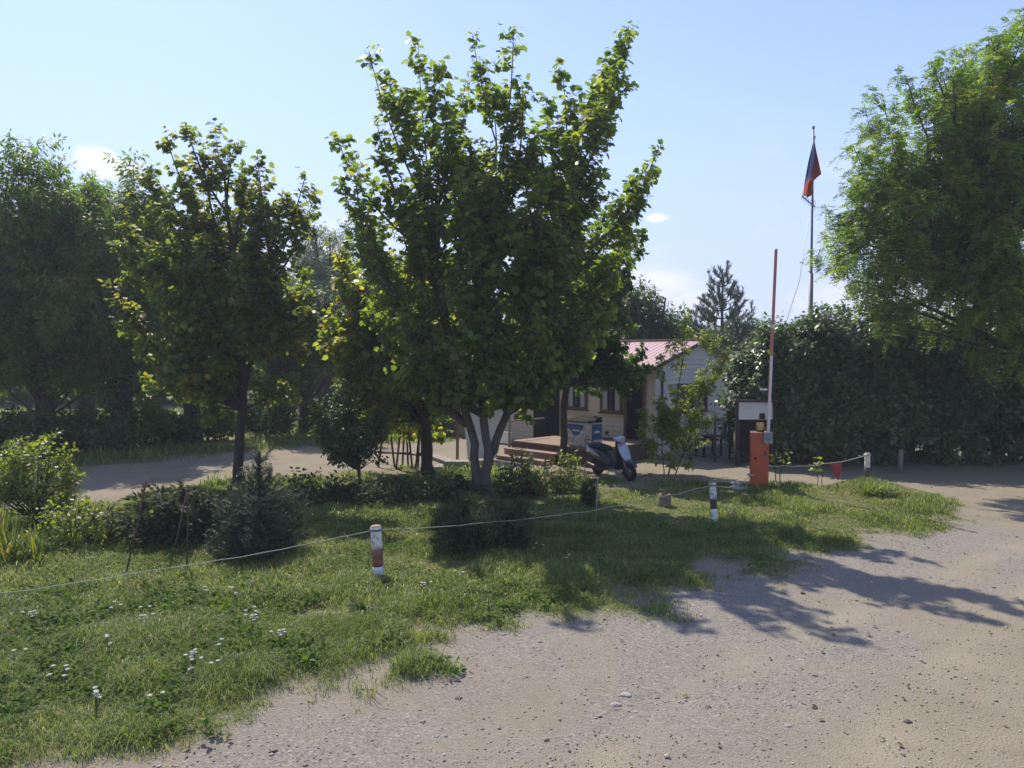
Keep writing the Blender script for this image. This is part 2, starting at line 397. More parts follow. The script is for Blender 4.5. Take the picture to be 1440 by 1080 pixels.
m, t, b = new_mat('earth_and_turf')
at_g = nn(t, 'ShaderNodeAttribute', attribute_name='grass')
at_r = nn(t, 'ShaderNodeAttribute', attribute_name='gravel')
n1 = noise(t, .9, 6, .62); n2 = noise(t, 28, 5, .7); n3 = noise(t, 120, 3, .7)
dirt = ramp(t, n1, [(.3, (.215, .187, .142)), (.55, (.27, .236, .18)), (.75, (.2, .173, .132))])
dirt = mix_rgb(t, math_n(t, 'MULTIPLY', n2, .3), dirt, (.17, .13, .095))
vor = nn(t, 'ShaderNodeTexVoronoi'); vor.inputs['Scale'].default_value = 55
tcn = nn(t, 'ShaderNodeTexCoord'); t.links.new(tcn.outputs['Object'], vor.inputs['Vector'])
vsep = nn(t, 'ShaderNodeSeparateColor'); t.links.new(vor.outputs['Color'], vsep.inputs[0])
grav = ramp(t, vsep.outputs[0], [(0, (.14, .128, .113)), (.25, (.2, .183, .163)), (.85, (.248, .23, .206)), (1, (.33, .312, .285))])
grav = mix_rgb(t, ramp(t, noise(t, 1.6, 5), [(.45, (0, 0, 0)), (.8, (1, 1, 1))]), grav, mix_rgb(t, .5, grav, dirt))
turf = ramp(t, noise(t, 6, 6, .7), [(.3, (.06, .08, .024)), (.5, (.11, .115, .045)), (.68, (.22, .185, .1))])
gv = math_n(t, 'MULTIPLY', at_r.outputs['Fac'], 1.0)
col = mix_rgb(t, gv, dirt, grav)
at_t = nn(t, 'ShaderNodeAttribute', attribute_name='track')
col = mix_rgb(t, math_n(t, 'MULTIPLY', at_t.outputs['Fac'], .5), col, (.33, .29, .225))
gm = math_n(t, 'SUBTRACT', math_n(t, 'MULTIPLY', at_g.outputs['Fac'], 1.5), math_n(t, 'MULTIPLY', noise(t, 14, 5, .7), .6))
gmc = nn(t, 'ShaderNodeClamp'); t.links.new(gm, gmc.inputs[0])
col = mix_rgb(t, gmc.outputs[0], col, turf)
t.links.new(col, b.inputs['Base Color']); b.inputs['Roughness'].default_value = .95; b.inputs['Specular IOR Level'].default_value = .2
hh = math_n(t, 'ADD', math_n(t, 'MULTIPLY', n2, .6), math_n(t, 'ADD', math_n(t, 'MULTIPLY', n3, .35), math_n(t, 'MULTIPLY', vor.outputs['Distance'], .5)))
bump(t, b, hh, .015, .9)
M['earth'] = m

xs = np.arange(-30, 30.01, .12); ys = np.arange(-6, 48.01, .12)
GX, GY = np.meshgrid(xs, ys)
g_ = grass_amt(GX, GY); H_ = height(GX, GY, g_)
def line_d(x, y, P):
    d = np.full(np.shape(x), 1e9)
    for (ax, ay), (bx, by) in zip(P, P[1:]):
        ex, ey = bx - ax, by - ay; tt = np.clip(((x - ax) * ex + (y - ay) * ey) / (ex * ex + ey * ey), 0, 1)
        d = np.minimum(d, np.hypot(x - ax - tt * ex, y - ay - tt * ey))
    return d
GP = [G(*p)[:2] for p in [(150, 1250), (620, 1040), (820, 960), (1040, 880), (1200, 830), (1420, 770)]]
rv = np.exp(-(line_d(GX, GY, GP) / 1.75) ** 4) * np.clip((fbm(GX, GY, .6, 77) - .2) * 3.4, .25, 1)
rv = np.maximum(rv, .22 * np.clip((fbm(GX, GY, .9, 78) - .4) * 5, 0, 1))
TR = [[G(*p)[:2] for p in q] for q in ([(700, 1200), (980, 960), (1240, 840), (1440, 760)], [(1150, 1250), (1260, 1010), (1400, 860), (1560, 760)])]
tk = np.maximum(*[np.exp(-(line_d(GX, GY, q) / .22) ** 2) for q in TR]) * np.clip((fbm(GX, GY, .8, 31) - .2) * 2.5, .2, 1)
H_ = H_ - .018 * tk; rv = rv * (1 - .7 * tk)
ny, nx = GX.shape
ids = np.arange(nx * ny).reshape(ny, nx)
quad = np.stack([ids[:-1, :-1], ids[:-1, 1:], ids[1:, 1:], ids[1:, :-1]], -1).reshape(-1, 4)
fc = lambda A: (A[:-1, :-1] + A[1:, 1:] + A[:-1, 1:] + A[1:, :-1]).ravel() / 4
fg, fx_, fy_ = fc(g_), fc(GX), fc(GY)
lawn_f = (fg > .5) & (sdf(fx_, fy_, LAWN) > -1.2)
far_f = (fg > .5) & ~lawn_f
rest = ~(lawn_f | far_f)
drive_f = rest & (fx_ < 3.2) & (fy_ > 13.5)
road_f = rest & ~drive_f
Vall = np.stack([GX.ravel(), GY.ravel(), H_.ravel()], -1)
for nm, mk in (('lawn', lawn_f), ('meadow', far_f), ('dirt_drive', drive_f), ('gravel_road', road_f)):
    q = quad[mk]; used = np.unique(q); remap = np.zeros(nx * ny, np.int64); remap[used] = np.arange(len(used))
    o = poly_obj(nm, Vall[used], remap[q], M['earth'], smooth=True)
    for an, A in (('grass', g_), ('gravel', rv), ('track', tk)):
        a = o.data.attributes.new(an, 'FLOAT', 'POINT'); a.data.foreach_set('value', A.ravel()[used].astype(np.float32))
    tag(o, kind='structure')
mg = surf('far_ground', (.1, .12, .045), (.17, .15, .08), .95, .2)
o = MB().box((0, 100, -.6), (900, 900, 1.0)).build('ground', mg); tag(o, kind='structure')

# ------------------------------------------------------------------ leaves, shoots, limbs
def unit(a): return a / (np.linalg.norm(a, axis=-1, keepdims=True) + 1e-9)
def bez(p0, p1, p2, t_):
    t_ = t_[..., None]
    return (1 - t_) ** 2 * p0 + 2 * (1 - t_) * t_ * p1 + t_ ** 2 * p2
def dbez(p0, p1, p2, t_):
    t_ = t_[..., None]
    return 2 * (1 - t_) * (p1 - p0) + 2 * t_ * (p2 - p1)
LEAF = {
    'maple': np.array([(0, 0, 0), (.34, -.02, .02), (.50, .22, -.05), (.42, .36, .02), (.54, .66, -.09), (.30, .72, .02), (.06, 1.04, -.10), (-.10, 1.0, -.10), (-.30, .70, .02), (-.52, .70, -.09), (-.42, .36, .02), (-.52, .18, -.05), (-.30, -.03, .02)]),
    'oval': np.array([(0, 0, 0), (.22, .2, .03), (.29, .5, .02), (.16, .82, -.02), (0, 1, -.06), (-.16, .82, -.02), (-.29, .5, .02), (-.22, .2, .03)]),
    'lance': np.array([(0, 0, 0), (.16, .4, .01), (0, 1, -.06), (-.16, .4, .01)]),
    'clump': np.array([(0, 0, 0), (.2, .18, .03), (.12, .3, 0), (.34, .5, -.04), (.14, .55, .03), (.12, .85, -.03), (0, 1, -.05), (-.12, .7, 0), (-.32, .72, -.03), (-.17, .45, .04), (-.3, .25, -.03)]),
    'needle': np.array([(-.05, 0, 0), (.05, 0, 0), (.03, 1, 0), (-.03, 1, 0)]),
}
def place_leaves(rng, pos, axis, normal, size, tmpl, r=None):
    axis = unit(axis); normal = normal - (normal * axis).sum(-1, keepdims=True) * axis; normal = unit(normal)
    side = np.cross(axis, normal); T = LEAF[tmpl]; n, k = len(pos), len(T)
    V = pos[:, None] + size[:, None, None] * (T[None, :, 0:1] * side[:, None] + T[None, :, 1:2] * axis[:, None] + T[None, :, 2:3] * normal[:, None])
    F = np.arange(n * k).reshape(n, k)
    r = rng.random(n) if r is None else r
    return V.reshape(-1, 3), F, r
def pinnate(rng, pos, axis, size, droop=.5, pairs=8):
    """compound leaves: leaflets in pairs along a drooping midrib"""
    n = len(pos); ax = unit(axis); tt = np.linspace(.16, 1, pairs)
    P, A, Nn, S, Rr = [], [], [], [], []
    base = rng.random(n)
    down = np.array([0, 0, -1.])
    for i, t_ in enumerate(tt):
        mid = pos + ax * (size * t_)[:, None] + down * (size * droop * t_ ** 2)[:, None]
        d = unit(ax + down * 2 * droop * t_)
        up = unit(np.array([0, 0, 1.]) - d * d[:, 2:3] + rng.normal(0, .18, (n, 3)))
        sd = unit(np.cross(d, up))
        for s in (1, -1):
            P.append(mid); A.append(unit(sd * s + d * .35 + rng.normal(0, .12, (n, 3)))); Nn.append(up)
            S.append(size * .27 * (1 - .35 * abs(t_ - .5))); Rr.append(base + rng.normal(0, .05, n))
    return place_leaves(rng, np.concatenate(P), np.concatenate(A), np.concatenate(Nn), np.concatenate(S), 'wide', np.clip(np.concatenate(Rr), 0, 1))
LEAF['wide'] = np.array([(0, 0, 0), (.2, .3, 0), (.16, .8, 0), (0, 1, 0), (-.16, .8, 0), (-.2, .3, 0)])
def tubes(P, Rd, sides=5):
    """P (n,k,3) polylines, Rd (n,k) radii"""
    n, k, _ = P.shape
    T = np.gradient(P, axis=1); T = unit(T)
    ref = np.where(np.abs(T[..., 2:3]) < .9, np.array([0, 0, 1.]), np.array([1., 0, 0]))
    X = unit(np.cross(ref, T)); Y = np.cross(T, X)
    a = np.arange(sides) * 2 * np.pi / sides
    V = P[:, :, None] + Rd[:, :, None, None] * (np.cos(a)[None, None, :, None] * X[:, :, None] + np.sin(a)[None, None, :, None] * Y[:, :, None])
    i = np.arange(n * k * sides).reshape(n, k, sides); j = np.roll(i, -1, 2)
    F = np.stack([i[:, :-1], j[:, :-1], j[:, 1:], i[:, 1:]], -1).reshape(-1, 4)
    return V.reshape(-1, 3), F
def merge(parts):
    V, F, off = [], [], 0
    for v, f in parts: V.append(v); F.append(f + off); off += len(v)
    return np.concatenate(V), np.concatenate(F)
def spawn(rng, P0, P1, P2, R0, dens, t0, Lb, Lt, along, up, curl=.15, pw=1.0):
    """shoots along quadratic branches. returns start, control, end, radius"""
    ln = np.linalg.norm(P1 - P0, axis=1) + np.linalg.norm(P2 - P1, axis=1)
    cnt = np.maximum(1, np.round(ln * dens * (1 - t0) * rng.uniform(.8, 1.2, len(ln)))).astype(int)
    ix = np.repeat(np.arange(len(ln)), cnt); n = len(ix)
    t_ = t0 + (1 - t0) * rng.random(n) ** .85
    S = bez(P0[ix], P1[ix], P2[ix], t_); T = unit(dbez(P0[ix], P1[ix], P2[ix], t_))
    pr = rng.normal(0, 1, (n, 3)); pr = unit(pr - (pr * T).sum(-1, keepdims=True) * T)
    d = unit(T * along + pr + np.array([0, 0, 1.]) * up)
    L = (Lb * (1 - t_) ** pw + Lt) * rng.uniform(.55, 1.25, n)
    E = S + d * L[:, None] + np.array([0, 0, 1.]) * (curl * L)[:, None]
    Cc = S + d * (L * .5)[:, None] + rng.normal(0, .06, (n, 3)) * L[:, None]
    return S, Cc, E, R0[ix] * (1 - .75 * t_) * .45
def leaf_on(rng, S, Cc, E, spacing, size, tmpl, t0=.1, droop=.5, spread=1.0, jit=.35, petiole=.5, nup=1.0):
    ln = np.linalg.norm(E - S, axis=1)
    cnt = np.maximum(1, rng.poisson(np.maximum(ln / spacing, .2)))
    ix = np.repeat(np.arange(len(ln)), cnt); n = len(ix)
    t_ = t0 + (1 - t0) * rng.random(n)
    p = bez(S[ix], Cc[ix], E[ix], t_); T = unit(dbez(S[ix], Cc[ix], E[ix], t_))
    pr = rng.normal(0, 1, (n, 3)); pr = unit(pr - (pr * T).sum(-1, keepdims=True) * T)
    ax = unit(pr * spread + T * .55 + np.array([0, 0, -droop]))
    sz = size * rng.uniform(1 - jit, 1 + jit, n)
    p = p + ax * (sz * petiole)[:, None]
    nrm = np.array([0, 0, nup]) + rng.normal(0, .55, (n, 3))
    return p, ax, nrm, sz
def crown_pts(rng, n, c, r, shell=.55):
    d = unit(rng.normal(0, 1, (n, 3))); q = shell + (1 - shell) * rng.random(n) ** .6
    return np.asarray(c) + d * q[:, None] * np.asarray(r)
def tree(name, label, cat, base, stems, tips, bark, leaf, tmpl='maple', lsize=.13, spacing=.05, seed=1, group=None,
         dens1=5, L1=(.9, .3), up1=.35, dens2=5, L2=(.3, .12), stem_r=.1, droop=.5, limb_r=.035, bend=.25, t0=.3,
         rise=.8, twig=True, along=.6, curl=.15, part='trunk', jit=.3, nup=1.0, lmax=None, spread=1.0, zmin=0.0, nout=.5, lt=.5):
    """stems: list of (points, radii) in world metres; tips: (n,3) ends of the limbs"""
    rng = np.random.default_rng(seed)
    base = np.asarray(base, float); root = thing(name, label, cat, base, 0, group)
    tips = np.asarray(tips, float)
    polys = []
    for sp, rd in stems:
        sp = np.asarray(sp, float) - base
        u = np.linspace(0, 1, len(sp)); uu = np.linspace(0, 1, 14)
        q = np.stack([np.interp(uu, u, sp[:, i]) for i in range(3)], -1)
        q[1:-1] = (q[:-2] + q[1:-1] * 2 + q[2:]) / 4
        q[1:] += rng.normal(0, .012, (13, 3)) * np.linalg.norm(sp[-1] - sp[0]) * .25
        rr = np.interp(uu, np.linspace(0, 1, len(rd)), rd); rr[0] *= 1.35
        polys.append((q, rr))
    tl = tips - base
    P0, P1, P2, R0, own = [], [], [], [], []
    for tp in tl:
        best = None; drop_ = rng.uniform(.08, .42) * min(tp[2], 4.0)
        for si, (q, rr) in enumerate(polys):
            hd = np.hypot(q[:, 0] - tp[0], q[:, 1] - tp[1])
            want = np.maximum(tp[2] - hd * rise - drop_, zmin)
            k = max(int(np.argmin(np.abs(q[:, 2] - want) + hd * .35)), 3)
            sc = float(np.linalg.norm(q[k] - tp)) + float(abs(q[k, 2] - want[k])) * .5
            if best is None or sc < best[0]: best = (sc, si, k)
        _, si, k = best; q, rr = polys[si]; s = q[k]; v = tp - s; L = np.linalg.norm(v)
        c = s + v * .5 + np.array([v[0] * .2, v[1] * .2, (-bend * .45 * L if v[2] > .7 * L else bend * L * .4)]) + rng.normal(0, .05, 3) * L
        P0.append(s); P1.append(c); P2.append(tp); R0.append(min(rr[k] * .7, limb_r * (.45 + .3 * L))); own.append(si)
    P0, P1, P2, R0 = map(np.array, (P0, P1, P2, R0))
    s1 = spawn(rng, P0, P1, P2, R0, dens1, t0, L1[0], L1[1], along, up1, curl)
    s2 = spawn(rng, *s1[:3], s1[3], dens2, .15, L2[0], L2[1], .7, up1 * .6, curl * .5)
    tt = np.linspace(0, 1, 9)
    LP = bez(P0[:, None], P1[:, None], P2[:, None], np.broadcast_to(tt, (len(P0), 9)))
    LR = R0[:, None] * (1 - .85 * tt)[None] + .003
    own = np.array(own)
    for si, (q, rr) in enumerate(polys):
        prt = [tubes(q[None], rr[None], 9)]
        if (own == si).any(): prt.append(tubes(LP[own == si], LR[own == si], 5))
        if twig and si == 0:
            t4 = np.linspace(0, 1, 4)
            SP = bez(s1[0][:, None], s1[1][:, None], s1[2][:, None], np.broadcast_to(t4, (len(s1[0]), 4)))
            prt.append(tubes(SP, np.clip(s1[3], .004, .02)[:, None] * (1 - .8 * t4)[None] + .0015, 3))
        V, F = merge(prt); poly_obj(part, V, F, bark, root, smooth=True)
    # leaf-bearing: outer half of limbs, shoots, sub-shoots
    LL = []
    Pm = bez(P0, P1, P2, np.full(len(P0), lt)); Pc = bez(P0, P1, P2, np.full(len(P0), (1 + lt) / 2))
    if spread > 0: LL.append((Pm, Pc, P2))
    LL += [s1[:3], s2[:3]]
    A = [np.concatenate(x) for x in zip(*LL)]
    if tmpl == 'pinnate':
        p, ax, nrm, sz = leaf_on(rng, *A, spacing, lsize, 'wide', .15, droop * .4, 1.0, jit, 0)
        V, F, r = pinnate(rng, p, ax, sz, droop)
    else:
        p, ax, nrm, sz = leaf_on(rng, *A, spacing, lsize, tmpl, .1, droop, spread if spread > 0 else 1, jit, .35, nup)
        nrm = nrm + nout * unit(p - np.array([0, 0, tl[:, 2].mean() * .8]))
        if lmax and len(p) > lmax:
            k = rng.choice(len(p), lmax, replace=False); p, ax, nrm, sz = p[k], ax[k], nrm[k], sz[k]
        V, F, r = place_leaves(rng, p, ax, nrm, sz, tmpl)
    poly_obj('crown', V, F, leaf, root, attr=r)
    return root
def pts(lst, Y, rng, dy):
    return np.array([at(px, py, Y + (rng.uniform(-dy, dy) if len(r_) == 0 else r_[0])) for px, py, *r_ in lst])

# ------------------------------------------------------------------ the house
HN = np.array([3.97, 20.9, 0.0]); gv_ = np.array([.7071, .7071, 0]); lv = np.array([-.7071, .7071, 0]); ov = np.array([-.7071, -.7071, 0]); gn = np.array([.7071, -.7071, 0])
def W(t_, p, z): return HN + t_ * lv + p * ov + np.array([0, 0, z])      # along the porch wall, out from it, up
def GB(s, p, z): return HN + s * gv_ + p * gn + np.array([0, 0, z])      # along the gable wall, out from it, up
house = thing('house', 'small house with cream and white siding under a faded pinkish red metal roof', 'house', HN)
def local(o): o.parent = house; o.matrix_parent_inverse = Matrix.Translation(-Vector(HN)); return o
def hb(mb, name, mat, par=None):
    o = mb.build(name, mat)
    if par is None: return local(o)
    o.parent = par      # the parent already stands at world coordinates
    return o
GW, LN, EZ, RZ = 4.2, 8.5, 2.56, 3.2
def lap(mb, P, x0f, x1f, z0, z1, step=.135, out=.026):
    """lap siding: overlapping boards on a wall given by P(x, outward, z)"""
    z = z0
    while z < z1 - .01:
        zt = min(z + step, z1); a0, b0 = x0f(z), x1f(z); a1, b1 = x0f(zt), x1f(zt)
        if b0 - a0 < .02: break
        v = [mb.bm.verts.new(Vector(P(*q))) for q in ((a0, out, z), (b0, out, z), (b1, .002, zt), (a1, .002, zt), (a0, 0, z), (b0, 0, z))]
        mb.bm.faces.new(v[:4]); mb.bm.faces.new((v[4], v[5], v[1], v[0]))
        z = zt
mb = MB(); lap(mb, W, lambda z: 0.0, lambda z: LN, .12, EZ); hb(mb, 'porch_wall', M['siding_cream'])
mb = MB(); gz = lambda z: max(0, (z - EZ) / (RZ - EZ) * GW / 2)
lap(mb, GB, gz, lambda z: GW - gz(z), .12, RZ - .03); hb(mb, 'gable_wall', M['siding_white'])
mb = MB()      # the body behind the boards
for a, bb in (((0, 0), (GW, 0)),):
    pass
q = [HN + s * gv_ * 1 + t_ * lv for s, t_ in ((.01, .01), (GW, .01), (GW, LN), (.01, LN))]
mb.poly([x + np.array([0, 0, .0]) for x in q], (0, 0, EZ)); hb(mb, 'wall', M['siding_white'])
mb = MB(); mb.bar(GB(-.02, .01, .06), GB(GW, .01, .06), .06, .13); mb.bar(W(-.03, .01, .06), W(LN, .01, .06), .06, .13); hb(mb, 'plinth', M['concrete'])
mb = MB(); mb.bar(W(0.0, .03, .1), W(0.0, .03, EZ), .11, .11); hb(mb, 'corner_trim', M['siding_white'])
mb = MB(); mb.bar(GB(GW, .03, .1), GB(GW, .03, EZ), .1, .1); hb(mb, 'corner_trim', M['siding_white'])
# ribbed roof sheets: two slopes, with ribs running down them
def slope(side, name):
    ov_l, ov_e = .12, .34
    rib = []; x = -ov_l
    while x < LN + .2:
        rib += [(x, 0), (x + .11, 0), (x + .135, .012), (x + .165, .012)]; x += .19
    A = []
    for xx, dz in rib:
        top = HN + gv_ * GW / 2 + lv * xx + np.array([0, 0, RZ + .05 + dz])
        hw = GW / 2 + ov_e
        e = HN + gv_ * (GW / 2 + side * hw) + lv * xx + np.array([0, 0, RZ + .05 + dz - hw * (RZ - EZ) / (GW / 2)])
        A.append((top, e))
    m_ = MB()
    vs = [(m_.bm.verts.new(Vector(a)), m_.bm.verts.new(Vector(b_))) for a, b_ in A]
    for (a, b_), (c, d) in zip(vs, vs[1:]): m_.bm.faces.new((a, c, d, b_))
    und = [(m_.bm.verts.new(Vector(a - np.array([0, 0, .05]))), m_.bm.verts.new(Vector(b_ - np.array([0, 0, .05])))) for a, b_ in (A[0], A[-1])]
    m_.bm.faces.new((und[0][0], und[0][1], und[1][1], und[1][0]))
    return hb(m_, name, M['roofing'])
slope(-1, 'roof'); slope(1, 'roof')
mb = MB(); r0 = HN + gv_ * GW / 2 - lv * .13 + np.array([0, 0, RZ + .075]); r1 = r0 + lv * (LN + .5)
mb.bar(r0, r1, .2, .03); hb(mb, 'ridge_cap', M['roofing'])
mb = MB()
for sd in (-1, 1):
    a = HN + gv_ * GW / 2 - lv * .13 + np.array([0, 0, RZ + .0]); hw = GW / 2 + .34
    e = HN + gv_ * (GW / 2 + sd * hw) - lv * .13 + np.array([0, 0, RZ - hw * (RZ - EZ) / (GW / 2)])
    mb.bar(a, e, .028, .11)
e0 = HN - gv_ * .33 - lv * .11 + np.array([0, 0, 2.44]); mb.bar(e0, e0 + lv * (LN + .3), .028, .07)
hb(mb, 'fascia', M['trim_brown'])
def window(P, x0, x1, z0, z1, mull, curtain=True):
    f = MB(); fw = .07
    for a, b_ in (((x0, z0), (x1, z0)), ((x0, z1), (x1, z1))): f.bar(P(a[0] - fw / 2, .05, a[1]), P(b_[0] + fw / 2, .05, b_[1]), .075, fw)
    for x in (x0, x1): f.bar(P(x, .05, z0 + fw / 2), P(x, .05, z1 - fw / 2), fw, .074, up=P(1, 0, 0) - P(0, 0, 0))
    for k in mull: x = x0 + (x1 - x0) * k; f.bar(P(x, .055, z0 + fw / 2), P(x, .055, z1 - fw / 2), .05, .045, up=P(1, 0, 0) - P(0, 0, 0))
    f.bar(P(x0 - .08, .08, z0 - .055), P(x1 + .08, .08, z0 - .055), .13, .025)
    fo = hb(f, 'window', M['trim_brown'])
    g = MB(); g.bar(P(x0, .046, (z0 + z1) / 2), P(x1, .046, (z0 + z1) / 2), .008, z1 - z0); hb(g, 'pane', M['glass'], fo)
    if curtain:
        c = MB()
        for a, b_ in ((.04, .30), (.70, .96)):
            c.bar(P(x0 + (x1 - x0) * a, .0525, (z0 + z1) / 2), P(x0 + (x1 - x0) * b_, .0525, (z0 + z1) / 2), .002, (z1 - z0) * .9)
        hb(c, 'curtain', M['curtain'], fo)
window(W, 1.2, 1.9, 1.2, 2.02, (.5,)); window(W, 2.48, 3.2, 1.24, 2.05, (.5,)); window(GB, .95, 2.42, 1.22, 1.98, (.5,), False)
mb = MB(); mb.bar(W(.5, .045, 1.12), W(1.0, .045, 1.12), .04, 2.05); hb(mb, 'doorway_shade', M['doorway_shade_board'])  # black sheet painting the shade inside the open doorway
mb = MB()
for x in (.43, 1.05): mb.bar(W(x, .05, .1), W(x, .05, 2.2), .1, .08)
mb.bar(W(.38, .05, 2.24), W(1.1, .05, 2.24), .08, .1); hb(mb, 'door_frame', M['trim_brown'])
mb = MB(); mb.bar(W(3.55, .045, 1.12), W(4.6, .045, 1.12), .04, 2.05); hb(mb, 'doorway_shade', M['doorway_shade_board'])  # second black sheet, shade of the dark opening put into its colour
mb = MB(); mb.tube([GB(.22, .06, 2.35), GB(.12, .07, 2.1), GB(.12, .07, .6)], .028); hb(mb, 'downpipe', M['dark_metal'])
# annex roof showing beyond the gable
mb = MB(); a0 = at(1011, 495.5, 25.4); a1 = a0 + lv * -0.2 + gv_ * 2.2
an = [a0, a0 + np.array([1.9, .6, 0]), a0 + np.array([1.75, -.75, -.5]), a0 + np.array([.62, -.75, -.5])]
mb.poly(an, (0, 0, -.05)); hb(mb, 'annex_roof', M['roofing'])
mb = MB(); mb.bar(a0 + np.array([-.05, 0, .02]), a0 + np.array([1.9, .6, .02]), .12, .05); hb(mb, 'annex_ridge', M['arm_white'])
mb = MB(); mb.poly([(a0[0] + .6, a0[1] - .3, 0), (a0[0] + 2, a0[1] - .3, 0), (a0[0] + 2, a0[1] + 2, 0), (a0[0] + .6, a0[1] + 2, 0)], (0, 0, 2.3)); hb(mb, 'annex_wall', M['siding_white'])
# deck with steps
mb = MB()
for k in range(17): mb.bar(W(.12, .1 + k * .15, .43), W(3.05, .1 + k * .15, .43), .142, .04)
hb(mb, 'deck', M['deck'])
mb = MB(); mb.bar(W(.12, 2.55, .2), W(3.05, 2.55, .2), .04, .40); mb.bar(W(3.06, .1, .2), W(3.06, 2.5, .2), .04, .40); mb.bar(W(.1, .1, .2), W(.1, 2.5, .2), .04, .40); hb(mb, 'deck_skirt', M['deck_side'])
mb = MB()
mb.bar(W(1.15, 2.76, .25), W(3.0, 2.76, .25), .36, .045); mb.bar(W(1.15, 2.9, .11), W(3.0, 2.9, .11), .03, .22)
hb(mb, 'step', M['deck'])
mb = MB(); mb.bar(W(1.2, 3.12, .09), W(2.95, 3.12, .09), .34, .045); mb.bar(W(1.2, 3.26, .03), W(2.95, 3.26, .03), .03, .07); hb(mb, 'step', M['deck'])
mb = MB(); mb.tube([W(3.1, 2.62, 0), W(3.1, 2.62, 1.25)], .035); mb.bar(W(3.1, 2.66, .98), W(3.1, 1.2, .98), .04); hb(mb, 'railing_post', M['wood_grey'])
mb = MB(); mb.bar(W(3.6, 2.5, .5), W(3.15, 2.5, .5), .05, .32); hb(mb, 'porch_panel', M['siding_white'])
mb = MB(); mb.box(W(2.0, .9, .52), (1.0, .5, .1), Matrix.Rotation(R(-45), 3, 'Z'), .02); mb.box(W(2.0, 1.05, .62), (.7, .3, .1), Matrix.Rotation(R(-40), 3, 'Z'), .04)
tag(mb.build('bundle', M['white_sheet']), 'pale folded sheets lying on the porch deck', 'bundle')

# freezer on the deck
fz = thing('chest_freezer', 'chest freezer with blue oval badges standing on the porch deck', 'freezer', W(.72, 2.26, .452), R(-45))
FW, FD, FH = .84, .46, .6
mb = MB(); mb.box((0, 0, FH / 2 + .03), (FW, FD, FH), None, .02); mb.box((0, .02, .02), (FW * .9, FD * .85, .04)); mb.build('cabinet', M['freezer'], fz)
mb = MB(); mb.poly([(-FW / 2, -FD / 2, FH + .035), (FW / 2, -FD / 2, FH + .035), (FW / 2, FD / 2, FH + .16), (-FW / 2, FD / 2, FH + .16), (-FW / 2, FD / 2, FH + .035)][:4], (0, 0, .025))
mb.box((0, FD / 2 - .05, FH + .09), (FW - .01, .09, .11)); mb.build('lid', M['freezer_lid'], fz)
def oval(cx, cz, rx, rz_, n=24): return [(cx + rx * math.cos(2 * math.pi * k / n), 0, cz + rz_ * math.sin(2 * math.pi * k / n)) for k in range(n)]
mb = MB(); y = -FD / 2 - .003
mb.poly([(-FW / 2 + .05, y, FH - .02), (-FW / 2 + .05, y, FH - .13), (-.2, y, FH - .2), (.12, y, FH - .17), (.2, y, FH - .02)], (0, .004, 0))
mb.poly([(x - .08, y - .003, z) for x, _, z in oval(0, FH - .19, .155, .115)], (0, .004, 0))
mb.poly([(FW / 2 + .002, -.2, .2), (FW / 2 + .002, .2, .2), (FW / 2 + .002, .2, FH), (FW / 2 + .002, -.2, FH)], (.003, 0, 0)); mb.build('badge', M['freezer_blue'], fz)
mb = MB(); mb.box((-.08, y - .006, FH - .175), (.24, .004, .04), None, 0); mb.build('badge_band', M['arm_white'], fz)
mb = MB(); mb.poly([(FW / 2 + .006, x * .8, z) for x, _, z in oval(0, FH - .2, .14, .03)], (.003, 0, 0)); mb.build('badge_band', M['arm_white'], fz)
mb = MB(); rg = random.Random(4)
for _ in range(46):
    x, z, r_ = rg.uniform(-.4, .36), rg.uniform(.08, .3), rg.uniform(.008, .028)
    if rg.random() < .3: x, z = rg.uniform(.16, .38), rg.uniform(.2, .52)
    mb.poly([(x + r_ * 1.3 * math.cos(a) * rg.uniform(.7, 1.2), y - .001 - rg.random() * .001, z + r_ * math.sin(a)) for a in np.linspace(0, 2 * math.pi, 8)[:-1]], (0, .002, 0))
mb.build('print', surf('faded_print', (.3, .2, .22), (.42, .33, .3), .6, 20), fz)

# ------------------------------------------------------------------ barrier gate
bp = G(1067, 688); gate = thing('barrier_gate', 'orange red barrier cabinet with its arm raised upright', 'barrier', (bp[0], bp[1], hz(bp)), R(-14))
mb = MB(); mb.box((0, 0, .57), (.36, .34, 1.14), None, .012); mb.build('cabinet', M['orange'], gate)
mb = MB(); mb.box((0, -.171, .56), (.325, .01, 1.06), None, .003); [mb.lathe([(0, -.184), (.009, -.184), (.011, -.176)], (x, 0, z), 'y', 8) for x in (-.14, .14) for z in (.08, 1.03)]; mb.build('door_panel', M['orange'], gate)
mb = MB(); mb.box((0, 0, 1.15), (.375, .355, .02), None, .004); mb.build('cabinet_top', surf('paler_top', (.5, .3, .24), (.42, .2, .15), .5, 5), gate)  # top plate in a paler tone than the cabinet
mb = MB(); mb.lathe([(.0, -.186), (.028, -.186), (.028, -.176), (.0, -.176)], (-.09, 0, .62), 'y', 14); mb.build('lock', M['black'], gate)
mb = MB(); mb.box((.11, -.18, .73), (.05, .012, .08), None, .004); mb.build('switch', M['post_dark'], gate)
mb = MB(); mb.box((.16, -.2, 1.05), (.17, .09, .24), None, .012); mb.lathe([(.0, -.262), (.05, -.262), (.055, -.245), (.055, -.2)], (.16, 0, 1.06), 'y', 16); mb.build('arm_clamp', M['grey_metal'], gate)
arm = MB(); arm.bar((.155, -.215, .95), (.27, -.215, 4.92), .05, .05, up=(0, 1, 0)); ao = arm.build('arm', M['arm_white'], gate)
arm = MB()
arm.bar((.126, -.215, .98), (.241, -.215, 4.9), .008, .054, up=(0, 1, 0)); 
